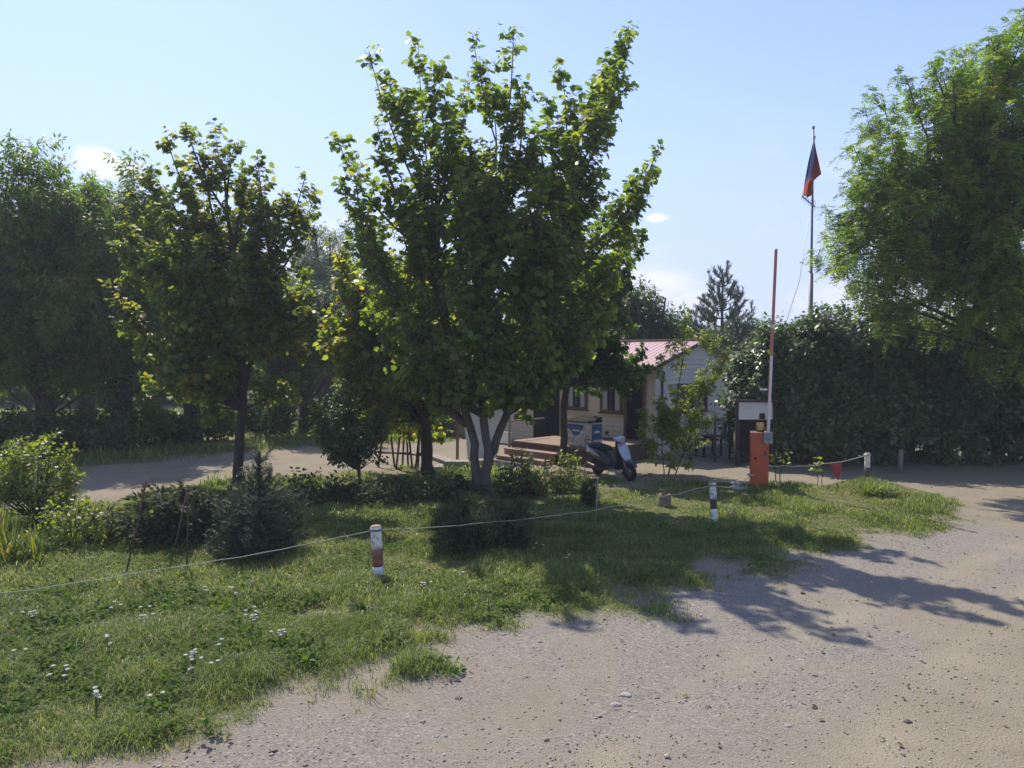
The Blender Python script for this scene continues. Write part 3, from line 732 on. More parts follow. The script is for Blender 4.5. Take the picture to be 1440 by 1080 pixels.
for z0, z1 in ((2.75, 3.3), (3.38, 4.9)):
    xx = lambda z: .155 + .12 * (z - .95) / 4.17
    arm.bar((xx(z0), -.243, z0), (xx(z1), -.243, z1), .048, .006, up=(0, 1, 0))
arm.build('arm_stripe', M['arm_red'], ao)
mb = MB(); mb.box((.06, -.215, 2.05), (.14, .04, .035), None, .004)
mb.build('arm_bracket', M['arm_white'], gate)
mb = MB(); mb.lathe([(.055, 1.16), (.06, 1.2), (.075, 1.2), (.078, 1.33), (.06, 1.36), (0, 1.365)], (.01, 0, 0), 'z', 18); mb.build('beacon', M['lamp'], gate)
mb = MB(); mb.box((.01, 0, 1.175), (.14, .14, .03), None, .005); mb.box((0, .0, 1.40), (.16, .13, .02)); [mb.bar((sx, sy, 1.17), (sx, sy, 1.4), .012) for sx in (-.07, .085) for sy in (-.07, .07)]; mb.build('beacon_cage', M['black'], gate)
mb = MB(); mb.box((bp[0], bp[1], hz(bp) - .03), (1.1, .85, .12), Matrix.Rotation(R(-14), 3, 'Z'), .02)
tag(mb.build('concrete_pad', M['concrete']), 'pale concrete pad in the grass under the orange barrier', 'pad')

# ------------------------------------------------------------------ painted posts, ropes, pennant, stakes
def post(px, py, h, r_, bands, label, lean=(0, 0), chip=1):
    p = G(px, py); z0 = hz(p); root = thing('marker_post', label, 'post', (p[0], p[1], z0 - .06), 0, 'painted posts carrying the rope')
    h += .06
    ax = lambda z: (lean[0] * z, lean[1] * z, z)
    rg = random.Random(int(px))
    for (a, b_, mt) in bands:
        k = 7; zz = [h * (a + (b_ - a) * i / (k - 1)) for i in range(k)]
        mb_ = MB(); mb_.tube([ax(z) for z in zz], [r_ * (1 + .03 * rg.uniform(-1, 1)) for _ in zz], 14); mb_.build('band', M[mt], root)
    mb_ = MB(); mb_.tube([ax(h), ax(h + .012)], [r_ * .97, r_ * .9], 14); mb_.build('post_top', M['wood_grey'], root)
    return np.array([p[0] + lean[0] * h, p[1] + lean[1] * h, z0 + h - .1])
t1 = post(533, 820, .66, .066, [(0, .32, 'post_white'), (.32, .62, 'post_red'), (.62, 1, 'post_white')], 'nearest marker post, white with a brown red band, leaning slightly left', (-.05, .0))
t2 = post(1005, 738, .66, .055, [(0, .4, 'post_white'), (.4, .62, 'post_dark'), (.62, 1, 'post_white')], 'slim white marker post with a dark band, in front of the orange barrier', (-.06, 0))
t3 = post(1219, 682, .62, .058, [(0, .55, 'post_dark'), (.55, 1, 'post_white')], 'marker post with white top and dark lower half beside the red pennant', (0, 0))
pt = G(1266, 661); mb = MB(); mb.tube([(pt[0], pt[1], -.05), (pt[0] + .01, pt[1], .5)], [.06, .055], 10)
tag(mb.build('wooden_post', M['wood_grey']), 'short plain grey post at the foot of the hedge', 'post')
def rope(a, b_, sag, name, label, rad=.0052, n=26, wob=.012):
    rg = random.Random(int(sag * 999) + n); pp = []
    for i in range(n + 1):
        t_ = i / n; p = np.array(a) * (1 - t_) + np.array(b_) * t_
        p[2] -= 4 * sag * t_ * (1 - t_) + rg.uniform(-1, 1) * wob * (0 < i < n); p[0] += rg.uniform(-1, 1) * wob * (0 < i < n); pp.append(p)
    m_ = MB(); m_.tube(pp, rad, 6)
    for e in (pp[0], pp[-1]): m_.lathe([(.07, -.015), (.078, 0), (.07, .015)], (e[0], e[1], e[2]), 'z', 14)
    return tag(m_.build(name, M['rope']), label, 'rope', 'rope strung between the posts')
t0 = np.array([-6.7, 6.3, .55])
rope(t0, t1, .1, 'rope', 'pale rope running from the nearest post out to the left')
rope(t1, t2, .14, 'rope', 'pale rope between the nearest post and the slim white post', n=30)
rope(t2, (bp[0] - .2, bp[1] - .1, .32), .13, 'rope', 'greenish rope between the slim white post and the orange barrier', .007)
pe = np.array([bp[0] + .18, bp[1], .5])
rope(pe, t3, .1, 'rope', 'rope with a red pennant between the orange barrier and the far post', .01)
q = pe * .32 + t3 * .68; q[2] -= 4 * .1 * .32 * .68
mb = MB(); w_ = .18; dirv = unit(t3 - pe)
ring = []
for i in range(7):
    f = i / 6; hw = w_ * (1 - f) * .9 + .006; zc = -.38 * f
    ring.append([q + dirv * (sx * hw + .05 * f) + np.array([0, .03 * math.sin(f * 5 + sx * 2) - .004 * sy, zc + .0]) for sx, sy in ((-1, -1), (0, -1), (1, -1), (1, 1), (0, 1), (-1, 1))])
mb.loft(ring); tag(mb.build('pennant', M['pennant']), 'dark red triangular pennant hanging from the rope', 'pennant')
def stake(a, b_, r_, label, mat='rust'):
    m_ = MB(); m_.tube([a, np.array(a) * .5 + np.array(b_) * .5 + np.array([.006, .01, 0]), b_], [r_ * 1.05, r_, r_ * .95], 8)
    return tag(m_.build('stake', M[mat]), label, 'stake', 'thin stakes in the front grass')
a = G(172, 816); stake(a - [0, 0, .1], at(206, 675, a[1] + .1), .012, 'dark thin stake leaning right, first from the left')
a = G(262, 806); b_ = at(264, 682, a[1]); stake(a - [0, 0, .1], b_, .011, 'upright rusty thin stake in the front grass')
a2 = G(234, 806); stake(a2 - [0, 0, .08], at(263, 692, a[1] + .06), .010, 'brown stick leaning against the upright rusty stake', 'wood_brown')
a = G(836, 748); stake(a - [0, 0, .1], at(841, 672, a[1]), .009, 'grey thin rod standing beside the small dark cypress', 'grey_metal')
# stump
p = G(934, 715); rg = random.Random(2); mb = MB(); z0 = hz(p)
mb.tube([(p[0], p[1], z0 - .08), (p[0], p[1], z0 + .04), (p[0] + .01, p[1], z0 + .14), (p[0] + .015, p[1], z0 + .22)], [.15, .125, .115, .11], 13)
for k in range(5): mb.bar((p[0] + rg.uniform(-.09, .09), p[1] + rg.uniform(-.06, .06), z0 + .18), (p[0] + rg.uniform(-.1, .1), p[1] + rg.uniform(-.05, .05), z0 + .26 + rg.random() * .06), .03, .02)
tag(mb.build('tree_stump', M['stump']), 'small splintered tree stump in the sunny grass', 'stump')

# ------------------------------------------------------------------ scooter
sp_ = G(888, 677); ang = R(-57)
sc = thing('scooter', 'parked motor scooter with silver front shield and dark seat before the porch', 'scooter', (sp_[0] - .6 * math.cos(ang), sp_[1] - .6 * math.sin(ang), hz(sp_) - .0), ang)
sc.scale = (.93, .93, .93)
sc.rotation_euler = (R(7), 0, ang)
for x in (-.6, .6):
    mb = MB(); Rw = .225
    mb.lathe([(.13, -.045), (.185, -.05), (.215, -.035), (Rw, 0), (.215, .035), (.185, .05), (.13, .045)], (x, 0, Rw), 'y', 26); to = mb.build('wheel', M['rubber'], sc)
    mb = MB(); mb.lathe([(.0, -.04), (.05, -.04), (.05, -.02), (.13, -.025), (.135, .025), (.05, .02), (.05, .04), (0, .04)], (x, 0, Rw), 'y', 18); mb.build('rim', M['grey_metal'], to)
def sec(x, z, hw, hh, n=12, tilt=0): return [(x + hh * math.sin(2 * math.pi * k / n) * tilt, hw * math.cos(2 * math.pi * k / n), z + hh * math.sin(2 * math.pi * k / n)) for k in range(n)]
mb = MB(); mb.loft([sec(-.86, .66, .06, .05), sec(-.74, .62, .13, .11), sec(-.5, .56, .16, .16), sec(-.2, .5, .165, .18), sec(-.06, .42, .15, .16), sec(.02, .34, .13, .08)]); mb.build('body', M['navy'], sc)
mb = MB(); mb.loft([sec(-.9, .7, .05, .03), sec(-.78, .66, .155, .06), sec(-.56, .6, .175, .075), sec(-.34, .54, .17, .06), sec(-.16, .46, .15, .02)]); mb.build('side_fairing', M['silver'], sc)
mb = MB(); mb.loft([sec(-.84, .75, .09, .03), sec(-.6, .78, .14, .055), sec(-.35, .75, .145, .06), sec(-.12, .73, .13, .055), sec(-.04, .7, .08, .03)]); mb.build('seat', M['black'], sc)
mb = MB(); mb.box((.14, 0, .3), (.42, .3, .08), None, .03); mb.build('floorboard', M['black'], sc)
mb = MB(); mb.loft([sec(.28, .3, .16, .06), sec(.36, .45, .18, .05), sec(.40, .62, .19, .05), sec(.36, .8, .17, .045), sec(.3, .92, .11, .03)]); mb.build('leg_shield', M['black'], sc)
mb = MB(); mb.loft([sec(.64, .42, .03, .02), sec(.6, .5, .1, .05), sec(.53, .62, .15, .06), sec(.46, .76, .16, .05), sec(.38, .9, .12, .03)]); mb.build('front_shield', M['silver'], sc)
mb = MB(); mb.loft([sec(.86, .37, .03, .02), sec(.78, .45, .085, .03), sec(.62, .49, .095, .035), sec(.46, .45, .085, .03), sec(.38, .36, .06, .02)]); mb.build('front_fender', M['navy'], sc)
mb = MB(); [mb.tube([(.6, s * .075, .225), (.44, s * .06, .6)], .022) for s in (-1, 1)]; mb.tube([(.46, 0, .55), (.32, 0, .96)], .03); mb.build('fork', M['grey_metal'], sc)
mb = MB(); mb.loft([sec(.2, 1.0, .06, .03), sec(.28, 1.02, .16, .05), sec(.36, 1.01, .17, .06), sec(.44, .97, .1, .05), sec(.47, .95, .05, .03)]); mb.build('handlebar_cover', M['silver'], sc)
mb = MB(); mb.tube([(.2, -.36, 1.04), (.27, -.2, 1.03), (.3, 0, 1.01), (.27, .2, 1.03), (.2, .36, 1.04)], .016); hbar = mb.build('handlebar', M['black'], sc)
for s in (-1, 1):
    mb = MB(); mb.tube([(.215, s * .25, 1.035), (.195, s * .37, 1.042)], .022); mb.build('grip', M['rubber'], hbar)
    mb = MB(); mb.tube([(.3, s * .22, 1.02), (.27, s * .3, 1.16)], .007); mb.box((.265, s * .31, 1.2), (.02, .12, .075), None, .012); mb.build('mirror', M['black'], sc)
mb = MB(); mb.lathe([(0, .0), (.05, .0)], (0, 0, 0)); mb.bm.clear(); mb.loft([sec(.455, .985, .085, .04), sec(.475, .98, .07, .03)]); mb.build('headlight', M['chrome'], sc)
mb = MB(); mb.box((-.42, .02, .26), (.5, .16, .17), None, .04); mb.tube([(-.2, -.12, .2), (-.5, -.15, .24), (-.85, -.15, .3)], [.03, .05, .05]); mb.build('engine', M['dark_metal'], sc)
mb = MB(); mb.loft([sec(-.97, .5, .06, .02), sec(-.9, .58, .09, .03), sec(-.7, .55, .09, .03)]); mb.build('rear_fender', M['black'], sc)
mb = MB(); mb.tube([(-.6, .1, .73), (-.92, .1, .84), (-.96, 0, .85), (-.92, -.1, .84), (-.6, -.1, .73)], .012); mb.build('grab_rail', M['black'], sc)
mb = MB(); mb.tube([(.0, .1, .25), (.06, .3, .0)], .012); mb.build('kickstand', M['dark_metal'], sc)

# ------------------------------------------------------------------ mesh fence, table, notice board
def fence():
    f = thing('mesh_fence', 'low dark mesh fence on steel posts before the white gable wall', 'fence', G(970, 645))
    off = np.array(f.location); P = [G(970, 646), G(1005, 650), G(1026, 645)]
    for p in P:
        m_ = MB(); m_.bar(p - off - [0, 0, .05], p - off + [0, 0, 1.2], .055); m_.build('fence_post', M['dark_metal'], f)
    m_ = MB()
    for a, b_ in zip(P, P[1:]):
        for k in range(10): m_.bar(a - off + [0, 0, .12 + k * .11], b_ - off + [0, 0, .12 + k * .11], .009)
        for k in range(1, 8): c = a + (b_ - a) * k / 8 - off; m_.bar(c + [0, 0, .1], c + [0, 0, 1.13], .007)
    m_.build('wire_mesh', M['dark_metal'], f)
fence()
p = G(1000, 643); tb = thing('garden_table', 'dark small table standing behind the mesh fence', 'table', p + [0, .3, 0], R(20))
mb = MB(); mb.box((0, 0, .56), (.62, .45, .05), None, .01); mb.box((-.05, 0, .47), (.5, .4, .05)); mb.build('table_top', M['dark_metal'], tb)
for sx in (-.28, .28):
    for sy in (-.19, .19):
        mb = MB(); mb.bar((sx, sy, 0), (sx, sy, .53), .05); mb.build('leg', M['dark_metal'], tb)
p = G(1061, 655); nb = thing('notice_board', 'dark board on two posts with a blank white upper panel behind the barrier', 'notice board', p, R(-4))
for sx in (-.43, .43):
    mb = MB(); mb.bar((sx, 0, -.05), (sx, 0, 1.72), .1); mb.build('post', M['black'], nb)
mb = MB(); mb.box((0, -.03, 1.4), (.84, .05, .44), None, .008); mb.build('white_panel', M['white_sheet'], nb)
mb = MB(); mb.box((0, 0, .75), (.76, .06, .78), None, .008); mb.build('dark_panel', M['doorway_shade_board'], nb)
mb = MB(); mb.box((0, .0, 1.66), (1.06, .3, .04), None, .01); mb.build('board_roof', M['dark_metal'], nb)
mb = MB(); mb.box((.16, -.075, 1.26), (.14, .03, .17), None, .006); mb.build('meter_box', M['black'], nb)
p = G(1034, 652); mb = MB(); mb.tube([(p[0], p[1], -.03), (p[0], p[1], .82)], .045, 10); tag(mb.build('pale_post', M['wood_grey']), 'pale slim post between the mesh fence and the notice board', 'post')

# ------------------------------------------------------------------ flagpole, flag, antenna, guy wire
fb = at(1138, 560, 27.0); top = at(1144, 180, 27.0)
fp = thing('flagpole', 'tall slender grey mast standing behind the hedge', 'flagpole', (fb[0], 27, 0))
lean = (top[0] - fb[0])
mb = MB(); hm = at(1141, 385, 27.0)[2]; mb.tube([(0, 0, -.1), (lean * .4, 0, hm)], [.085, .075], 12); mb.build('pole', M['pole_metal'], fp)
mb = MB(); mb.tube([(lean * .4, 0, hm - .1), (lean * .42, 0, hm + .12), (lean, 0, top[2])], [.06, .045, .03], 10); mb.build('upper_pole', M['pole_metal'], fp)
mb = MB(); mb.lathe([(0, .09), (.04, .06), (.05, 0), (.03, -.05)], (lean, 0, top[2]), 'z', 12); mb.build('finial', M['pole_metal'], fp)
# limp flag: three stripes hanging in folds
fm, t, b = new_mat('hanging_tricolour'); uvn = nn(t, 'ShaderNodeAttribute', attribute_name='rnd')
rc = nn(t, 'ShaderNodeValToRGB'); rc.color_ramp.interpolation = 'CONSTANT'
el = rc.color_ramp.elements; el.new(.5)
for e, (p_, c) in zip(el, [(0, (.45, .45, .48)), (.3, (.025, .035, .16)), (.62, (.55, .09, .05))]): e.position = p_; e.color = (*c, 1)
t.links.new(uvn.outputs['Fac'], rc.inputs[0]); t.links.new(rc.outputs[0], b.inputs['Base Color']); b.inputs['Roughness'].default_value = .8
tr = nn(t, 'ShaderNodeBsdfTranslucent'); t.links.new(rc.outputs[0], tr.inputs[0]); ms = nn(t, 'ShaderNodeMixShader'); ms.inputs[0].default_value = .4
t.links.new(b.outputs[0], ms.inputs[1]); t.links.new(tr.outputs[0], ms.inputs[2]); t.links.new(ms.outputs[0], t.nodes['Material Output'].inputs[0])
nu, nv = 22, 44; V = np.zeros((nu, nv, 3)); up_ = at(1143.5, 192, 27)[2]; fall = up_ - at(1143, 279, 27)[2]; pxm = 27 / FPX
CC = np.zeros((nu, nv))
for i in range(nu):
    for j in range(nv):
        u, v = i / (nu - 1), j / (nv - 1)     # u across the hanging cloth, v down its fall
        x0 = -13.5 * v ** .9; x1 = 8.5 * min(v / .66, 1) ** 1.3 if v < .66 else 8.5 - 12.5 * min((v - .66) / .13, 1) ** .8
        x1 = max(x1, x0 + 2)
        V[i, j] = (fb[0] + lean * (.97 - .25 * v) + (x0 + (x1 - x0) * u) * pxm, 27 - .1 + .14 * math.sin(u * 9 + v * 2.5) * min(1, v * 3), up_ - fall * v * (1 - .07 * abs(u - .5)))
        CC[i, j] = u * .42 + v * .72 + .03 * math.sin(v * 9)
ii = np.arange(nu * nv).reshape(nu, nv); F = np.stack([ii[:-1, :-1], ii[1:, :-1], ii[1:, 1:], ii[:-1, 1:]], -1).reshape(-1, 4)
ra = ((CC[:-1, :-1] + CC[1:, 1:]) / 2).ravel()
fl = poly_obj('flag', V.reshape(-1, 3), F, fm, attr=ra, smooth=True); tag(fl, 'limp white, blue and red striped flag hanging at the mast top', 'flag')
so = fl.modifiers.new('thickness', 'SOLIDIFY'); so.thickness = .006
an_ = at(1141.5, 289, 27.0); ante = thing('antenna', 'comb like television antenna clamped to the mast below the flag', 'antenna', an_, R(0))
mb = MB(); b0, b1 = np.array([.12, 0, -.05]), np.array([-.46, -.3, .26]); mb.bar(b0, b1, .03); mb.build('boom', M['pole_metal'], ante)
mb = MB()
for k in range(9): c = b0 + (b1 - b0) * (k / 8); mb.bar(c + [0, .02, -.12 + .03 * (k < 2) - .05 * (k < 2)], c + [0, -.02, .12 + .1 * (k < 2)], .011)
mb.build('element', M['pole_metal'], ante)
mb = MB(); g0 = at(1139, 300, 27); g1 = at(1098, 476, 25); mb.tube([g0, (g0 + g1) / 2 + [0.12, 0, -.25], g1, g1 + (g1 - g0) * .4], .011, 5)
tag(mb.build('guy_wire', M['grey_metal']), 'thin wire slanting down from the mast to the left', 'wire')

# ------------------------------------------------------------------ things under the maples
fr = thing('metal_frame', 'rusty dark A shaped metal frames joined by a low rail, beyond the small round tree', 'frame', G(565, 662))
def aframe(px0, px1, pyb, pyt, d=0):
    p0, p1 = G(px0, pyb), G(px1, pyb); y_ = p0[1]; o = np.array(fr.location)
    t0_, t1_ = at(px0 + (px1 - px0) * .3, pyt, y_), at(px0 + (px1 - px0) * .72, pyt, y_)
    m_ = MB(); m_.bar(p0 - o, t0_ - o, .045); m_.bar(p1 - o, t1_ - o, .045)
    c0, c1 = (p0 * .62 + t0_ * .38) - o, (p1 * .62 + t1_ * .38) - o; m_.bar(c0, c1, .04)
    m_.build('a_frame', M['rust'], fr)
for a in ((532, 555, 657, 604), (557, 580, 661, 598), (584, 607, 664, 598), (566, 574, 656, 606), (588, 594, 658, 604)): aframe(*a)
o = np.array(fr.location); mb = MB(); mb.bar(G(530, 646) * [1, 1, 0] + [0, -.6, .3] - o, G(606, 652) * [1, 1, 0] + [0, -.6, .28] - o, .04); mb.build('low_rail', M['rust'], fr)
mb = MB(); y_ = fr.location[1]; mb.bar(at(541, 597, y_) - o, at(592, 597, y_) - o, .05); mb.build('top_rail', M['pole_metal'], fr)
p = G(643, 656); mb = MB(); mb.tube([(p[0], p[1], -.05), (p[0] + .02, p[1], 1.9)], [.04, .035], 10); tag(mb.build('wooden_pole', surf('yellow_wood', (.25, .18, .09), (.16, .11, .06), .8, 9)), 'slim yellowish wooden pole left of the main maple trunks', 'pole')
p = G(672, 648); ws = thing('white_board', 'tall tilted white board behind the trunks of the big maple', 'board', p, R(12))
mb = MB(); mb.poly([(-.28, 0, .06), (.5, 0, .06), (.82, .1, 1.75), (-.36, .1, 1.75)], (0, .05, 0)); mb.build('panel', M['white_sheet'], ws)
for sx in (-.2, .36):
    mb = MB(); mb.bar((sx, .08, -.05), (sx * 1.3, .17, 1.7), .05); mb.build('support', M['wood_grey'], ws)
p0, p1 = G(606, 643), G(640, 655); mb = MB(); mb.bar(p0 + [0, 0, .06], p1 + [0, 0, .06], .3, .06); tag(mb.build('plank', M['wood_grey']), 'pale plank lying at the drive edge beside the wooden pole', 'plank')
p = G(640, 663); mb = MB()
mb.poly([(p[0] - .5, p[1] - .2, 0), (p[0] + .35, p[1] - .25, 0), (p[0] + .4, p[1] + .3, 0), (p[0] - .45, p[1] + .3, 0)], (0, 0, .14)); mb.poly([(p[0] - .28, p[1] - .12, .14), (p[0] + .32, p[1] - .18, .14), (p[0] + .3, p[1] + .2, .14), (p[0] - .2, p[1] + .2, .14)], (.02, 0, .12))
tag(mb.build('stone_slab', M['concrete']), 'grey rough stone slab lying left of the main maple', 'slab')

# ------------------------------------------------------------------ trees
rng = np.random.default_rng(11)
# main maple
b0 = G(680, 703); Y0 = b0[1]
ST = [([at(672, 703, Y0), at(668, 650, Y0), at(664, 600, Y0 + .1), at(640, 520, Y0 + .3), at(620, 400, Y0 + .4), at(605, 250, Y0 + .5)], [.10, .085, .08, .065, .05, .02]),
      ([at(684, 703, Y0), at(684, 660, Y0), at(690, 630, Y0), at(676, 580, Y0 - .1), at(680, 480, Y0 - .2), at(690, 330, Y0 - .1), at(700, 200, Y0)], [.13, .11, .085, .08, .065, .05, .02]),
      ([at(688, 648, Y0), at(702, 610, Y0 + .05), at(722, 560, Y0 + .1), at(755, 440, Y0 + .1), at(790, 300, Y0 + .1), at(810, 220, Y0)], [.085, .08, .07, .055, .045, .02])]
tp = [(519, 72), (545, 100), (588, 62), (610, 95), (664, 48), (655, 110), (722, 44), (735, 120), (792, 100), (840, 110), (860, 130), (882, 38), (884, 36), (845, 165), (870, 95), (925, 210), (905, 235), (850, 235), (893, 300), (880, 340), (902, 330), (500, 250), (476, 200), (480, 262), (505, 300), (530, 170), (560, 140), (690, 130), (770, 150), (630, 160), (535, 215), (820, 180), (500, 345), (520, 380), (860, 400), (850, 440), (520, 440), (560, 520), (600, 545), (640, 560), (700, 560), (740, 555), (780, 530), (820, 480), (750, 565)]
T = pts(tp, Y0, rng, 1.3)
cc = at(690, 380, Y0); T = np.concatenate([T, crown_pts(rng, 70, cc, (2.3, 1.7, 2.9), .3), crown_pts(rng, 36, at(690, 255, Y0), (2.1, 1.5, 1.15), .3), crown_pts(rng, 44, at(685, 475, Y0), (2.3, 1.7, 1.15), .4)])
tree('maple_tree', 'large maple with several trunks and plume like shoots, tallest tree in the middle', 'tree', b0, ST, T, M['bark'], M['maple'], 'maple', .108, .046, 5, None,
     dens1=6, L1=(.62, .19), up1=.45, dens2=5, L2=(.24, .09), droop=.6, t0=.16, lt=.3, zmin=1.55, jit=.42)
# left maple
b1 = G(338, 684); Y1 = b1[1]
ST = [([at(337, 684, Y1), at(338, 620, Y1), at(340, 540, Y1), at(338, 440, Y1), at(325, 320, Y1), at(310, 230, Y1)], [.115, .1, .09, .07, .045, .015]),
      ([at(340, 560, Y1), at(365, 470, Y1 + .1), at(380, 360, Y1), at(375, 280, Y1)], [.06, .05, .035, .015])]
tp = [(235, 192), (262, 178), (303, 178), (330, 200), (362, 215), (398, 265), (207, 235), (186, 268), (172, 300), (160, 345), (150, 400), (178, 385), (165, 450), (190, 490), (205, 540), (250, 560), (290, 575), (430, 245), (445, 270), (425, 300), (430, 380), (440, 440), (430, 500), (400, 550), (285, 215), (345, 230), (230, 260), (385, 320), (250, 520), (420, 540)]
T = np.concatenate([pts(tp, Y1, rng, 1.1), crown_pts(rng, 85, at(308, 400, Y1), (1.8, 1.7, 2.5), .3)])
tree('maple_tree', 'round yellowing maple on one straight trunk behind the blue green spruce', 'tree', b1, ST, T, M['bark_dark'], M['maple_yellow'], 'maple', .105, .038, 8, None,
     dens1=8, L1=(.58, .14), up1=.45, dens2=5, L2=(.22, .09), droop=.6, t0=.18, lt=.3, zmin=1.7)
# maple behind, left of the main one
b2 = G(602, 668); Y2 = b2[1]
ST = [([at(602, 668, Y2), at(600, 610, Y2), at(598, 540, Y2), at(580, 420, Y2), at(575, 330, Y2)], [.13, .12, .1, .06, .02])]
tp = [(468, 425), (475, 390), (455, 455), (470, 350), (490, 480), (485, 540), (500, 580), (505, 575), (530, 595), (545, 600), (580, 608), (620, 600), (470, 460), (460, 490), (478, 520), (520, 330), (560, 290), (610, 300), (640, 380), (500, 410), (530, 560)]
T = np.concatenate([pts(tp, Y2, rng, 1.0), crown_pts(rng, 70, at(560, 460, Y2), (1.6, 1.6, 2.2), .4)])
tree('maple_tree', 'bright green maple half hidden behind the left side of the large maple', 'tree', b2, ST, T, M['bark_dark'], M['maple_sunlit'], 'maple', .125, .05, 9, None,
     dens1=6, L1=(.7, .25), dens2=4.6, L2=(.28, .12), droop=.6, zmin=1.3, lt=.3)
# maple in front of the porch
b3 = G(792, 655.5); Y3 = b3[1]
ST = [([at(791, 655.5, Y3), at(793, 610, Y3), at(793, 560, Y3), at(815, 460, Y3), at(830, 350, Y3)], [.1, .09, .085, .06, .02])]
tp = [(878, 345), (890, 372), (860, 320), (893, 352), (858, 480), (872, 500), (885, 522), (850, 535), (866, 526), (900, 500), (908, 530), (895, 545), (830, 538), (795, 545), (760, 545), (735, 540), (815, 530), (878, 430), (840, 300), (800, 300), (770, 420), (880, 455)]
T = np.concatenate([pts(tp, Y3, rng, .6), crown_pts(rng, 60, at(806, 420, Y3), (1.15, .9, 2.1), .35)])
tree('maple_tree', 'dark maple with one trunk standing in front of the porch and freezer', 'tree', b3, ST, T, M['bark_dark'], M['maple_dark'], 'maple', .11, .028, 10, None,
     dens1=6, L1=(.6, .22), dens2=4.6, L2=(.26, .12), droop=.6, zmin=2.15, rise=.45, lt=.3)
# small round tree
b4 = G(505, 686); Y4 = b4[1]
ST = [([at(505, 686, Y4), at(505, 650, Y4), at(497, 600, Y4), at(490, 550, Y4)], [.035, .033, .03, .012])]
T = np.concatenate([crown_pts(rng, 60, at(492, 597, Y4), (.85, .8, .85), .55), pts([(440, 590), (450, 620), (545, 600), (535, 640), (480, 530), (500, 655), (475, 645)], Y4, rng, .3)])
tree('young_tree', 'small round leafed young tree on a thin stem left of the metal frame', 'tree', b4, ST, T, M['bark_dark'], M['bush'], 'oval', .085, .03, 12, None,
     dens1=7, L1=(.35, .15), dens2=5, L2=(.15, .08), limb_r=.012)
# sapling before the gable
b5 = G(941, 667); Y5 = b5[1]
ST = [([at(940, 667, Y5), at(945, 620, Y5), at(955, 540, Y5), at(962, 470, Y5)], [.016, .014, .01, .004]), ([at(934, 667, Y5), at(930, 620, Y5), at(932, 560, Y5)], [.012, .01, .005]),
      ([at(950, 667, Y5), at(968, 620, Y5), at(990, 540, Y5), at(1000, 490, Y5)], [.013, .011, .008, .004])]
tp = [(962, 448), (978, 465), (1005, 478), (1022, 492), (948, 480), (925, 500), (960, 510), (985, 520), (1010, 515), (905, 578), (903, 605), (912, 632), (930, 560), (950, 570), (990, 545), (975, 580), (985, 600), (920, 650), (950, 655), (975, 650), (965, 630), (940, 610), (1000, 590), (945, 540), (970, 540)]
tree('sapling', 'light yellow green sapling with several thin stems before the white gable', 'tree', b5, ST, np.concatenate([pts(tp, Y5, rng, .35), crown_pts(rng, 26, at(955, 600, Y5), (.6, .5, .85), .3)]), M['bark_dark'], M['fresh'], 'clump', .09, .014, 13, None,
     dens1=9, L1=(.32, .14), dens2=4, L2=(.16, .07), limb_r=.006, droop=.9)
# grey green trees along the far side of the drive
def bigtree(kind, px, pyb, pyt, wpx, label, seed, mat='willow', n=95, lsz=.17, sp=.022, forks=4, low=.18, lmax=90000, group='tall trees beyond the drive', droop=.8):
    r_ = np.random.default_rng(seed); bb = G(px, pyb) if not isinstance(pyb, tuple) else np.array([at(px, 560, pyb[0])[0], pyb[0], 0.]); Yb = bb[1]
    H = at(px, pyt, Yb)[2]; wd = wpx / FPX * Yb / 2
    st = []
    for k in range(forks):
        a = r_.uniform(0, 6.28); s = wd * r_.uniform(.25, .55)
        st.append(([bb + [.15 * math.cos(a), .15 * math.sin(a), 0], bb + [.2 * s * math.cos(a), .2 * s * math.sin(a), H * .18], bb + [.6 * s * math.cos(a), .6 * s * math.sin(a), H * .5], bb + [s * math.cos(a), s * math.sin(a), H * .85]], [.2, .16, .1, .03]))
    c = bb + [0, 0, H * (1 + low) / 2]; rz_ = H * (1 - low) / 2 * .93
    T_ = crown_pts(r_, n, c, (wd * .9, wd * .9, rz_), .35)
    T_[:, 2] += r_.normal(0, .3, n)
    return tree(kind, label, 'tree', bb, st, T_, M['bark_dark'], M[mat], 'lance', lsz, sp, seed, group, dens1=5, L1=(1.0, .45), up1=.3, dens2=5, L2=(.5, .2), droop=droop, lmax=lmax, twig=False, limb_r=.03, nout=.9)
bigtree('willow_tree', 72, 640, 196, 215, 'tall dense willow, second from the left edge', 21)
bigtree('willow_tree', -55, 645, 185, 190, 'tall willow cut by the left edge of the photo', 22)
bigtree('willow_tree', 172, 632, 228, 190, 'grey green willow filling the gap left of the yellowing maple', 23)
bigtree('willow_tree', 272, 621, 330, 120, 'willow with a thick dark trunk behind the yellowing maple', 24, low=.42, n=90)
bigtree('broadleaf_tree', 425, 614, 400, 120, 'dark trunked tree between the yellowing maple and the large maple', 25, 'bush', n=70, low=.42, lsz=.16, group=None, lmax=60000)
bigtree('pale_willow', 462, (36.0,), 290, 120, 'pale silvery willow far behind, seen between the two maples', 26, 'willow_pale', n=80, lmax=60000, group=None)
bigtree('willow_tree', 120, (33.0,), 235, 240, 'willow in the second row behind the tall dense willow', 27, lmax=80000)
bigtree('willow_tree', 310, (36.0,), 285, 160, 'willow in the second row behind the yellowing maple', 28, lmax=80000)
bigtree('broadleaf_tree', 620, (36.0,), 340, 190, 'dark tree far behind the large maple', 31, 'bush', n=80, low=.1, lsz=.2, group=None, lmax=60000)
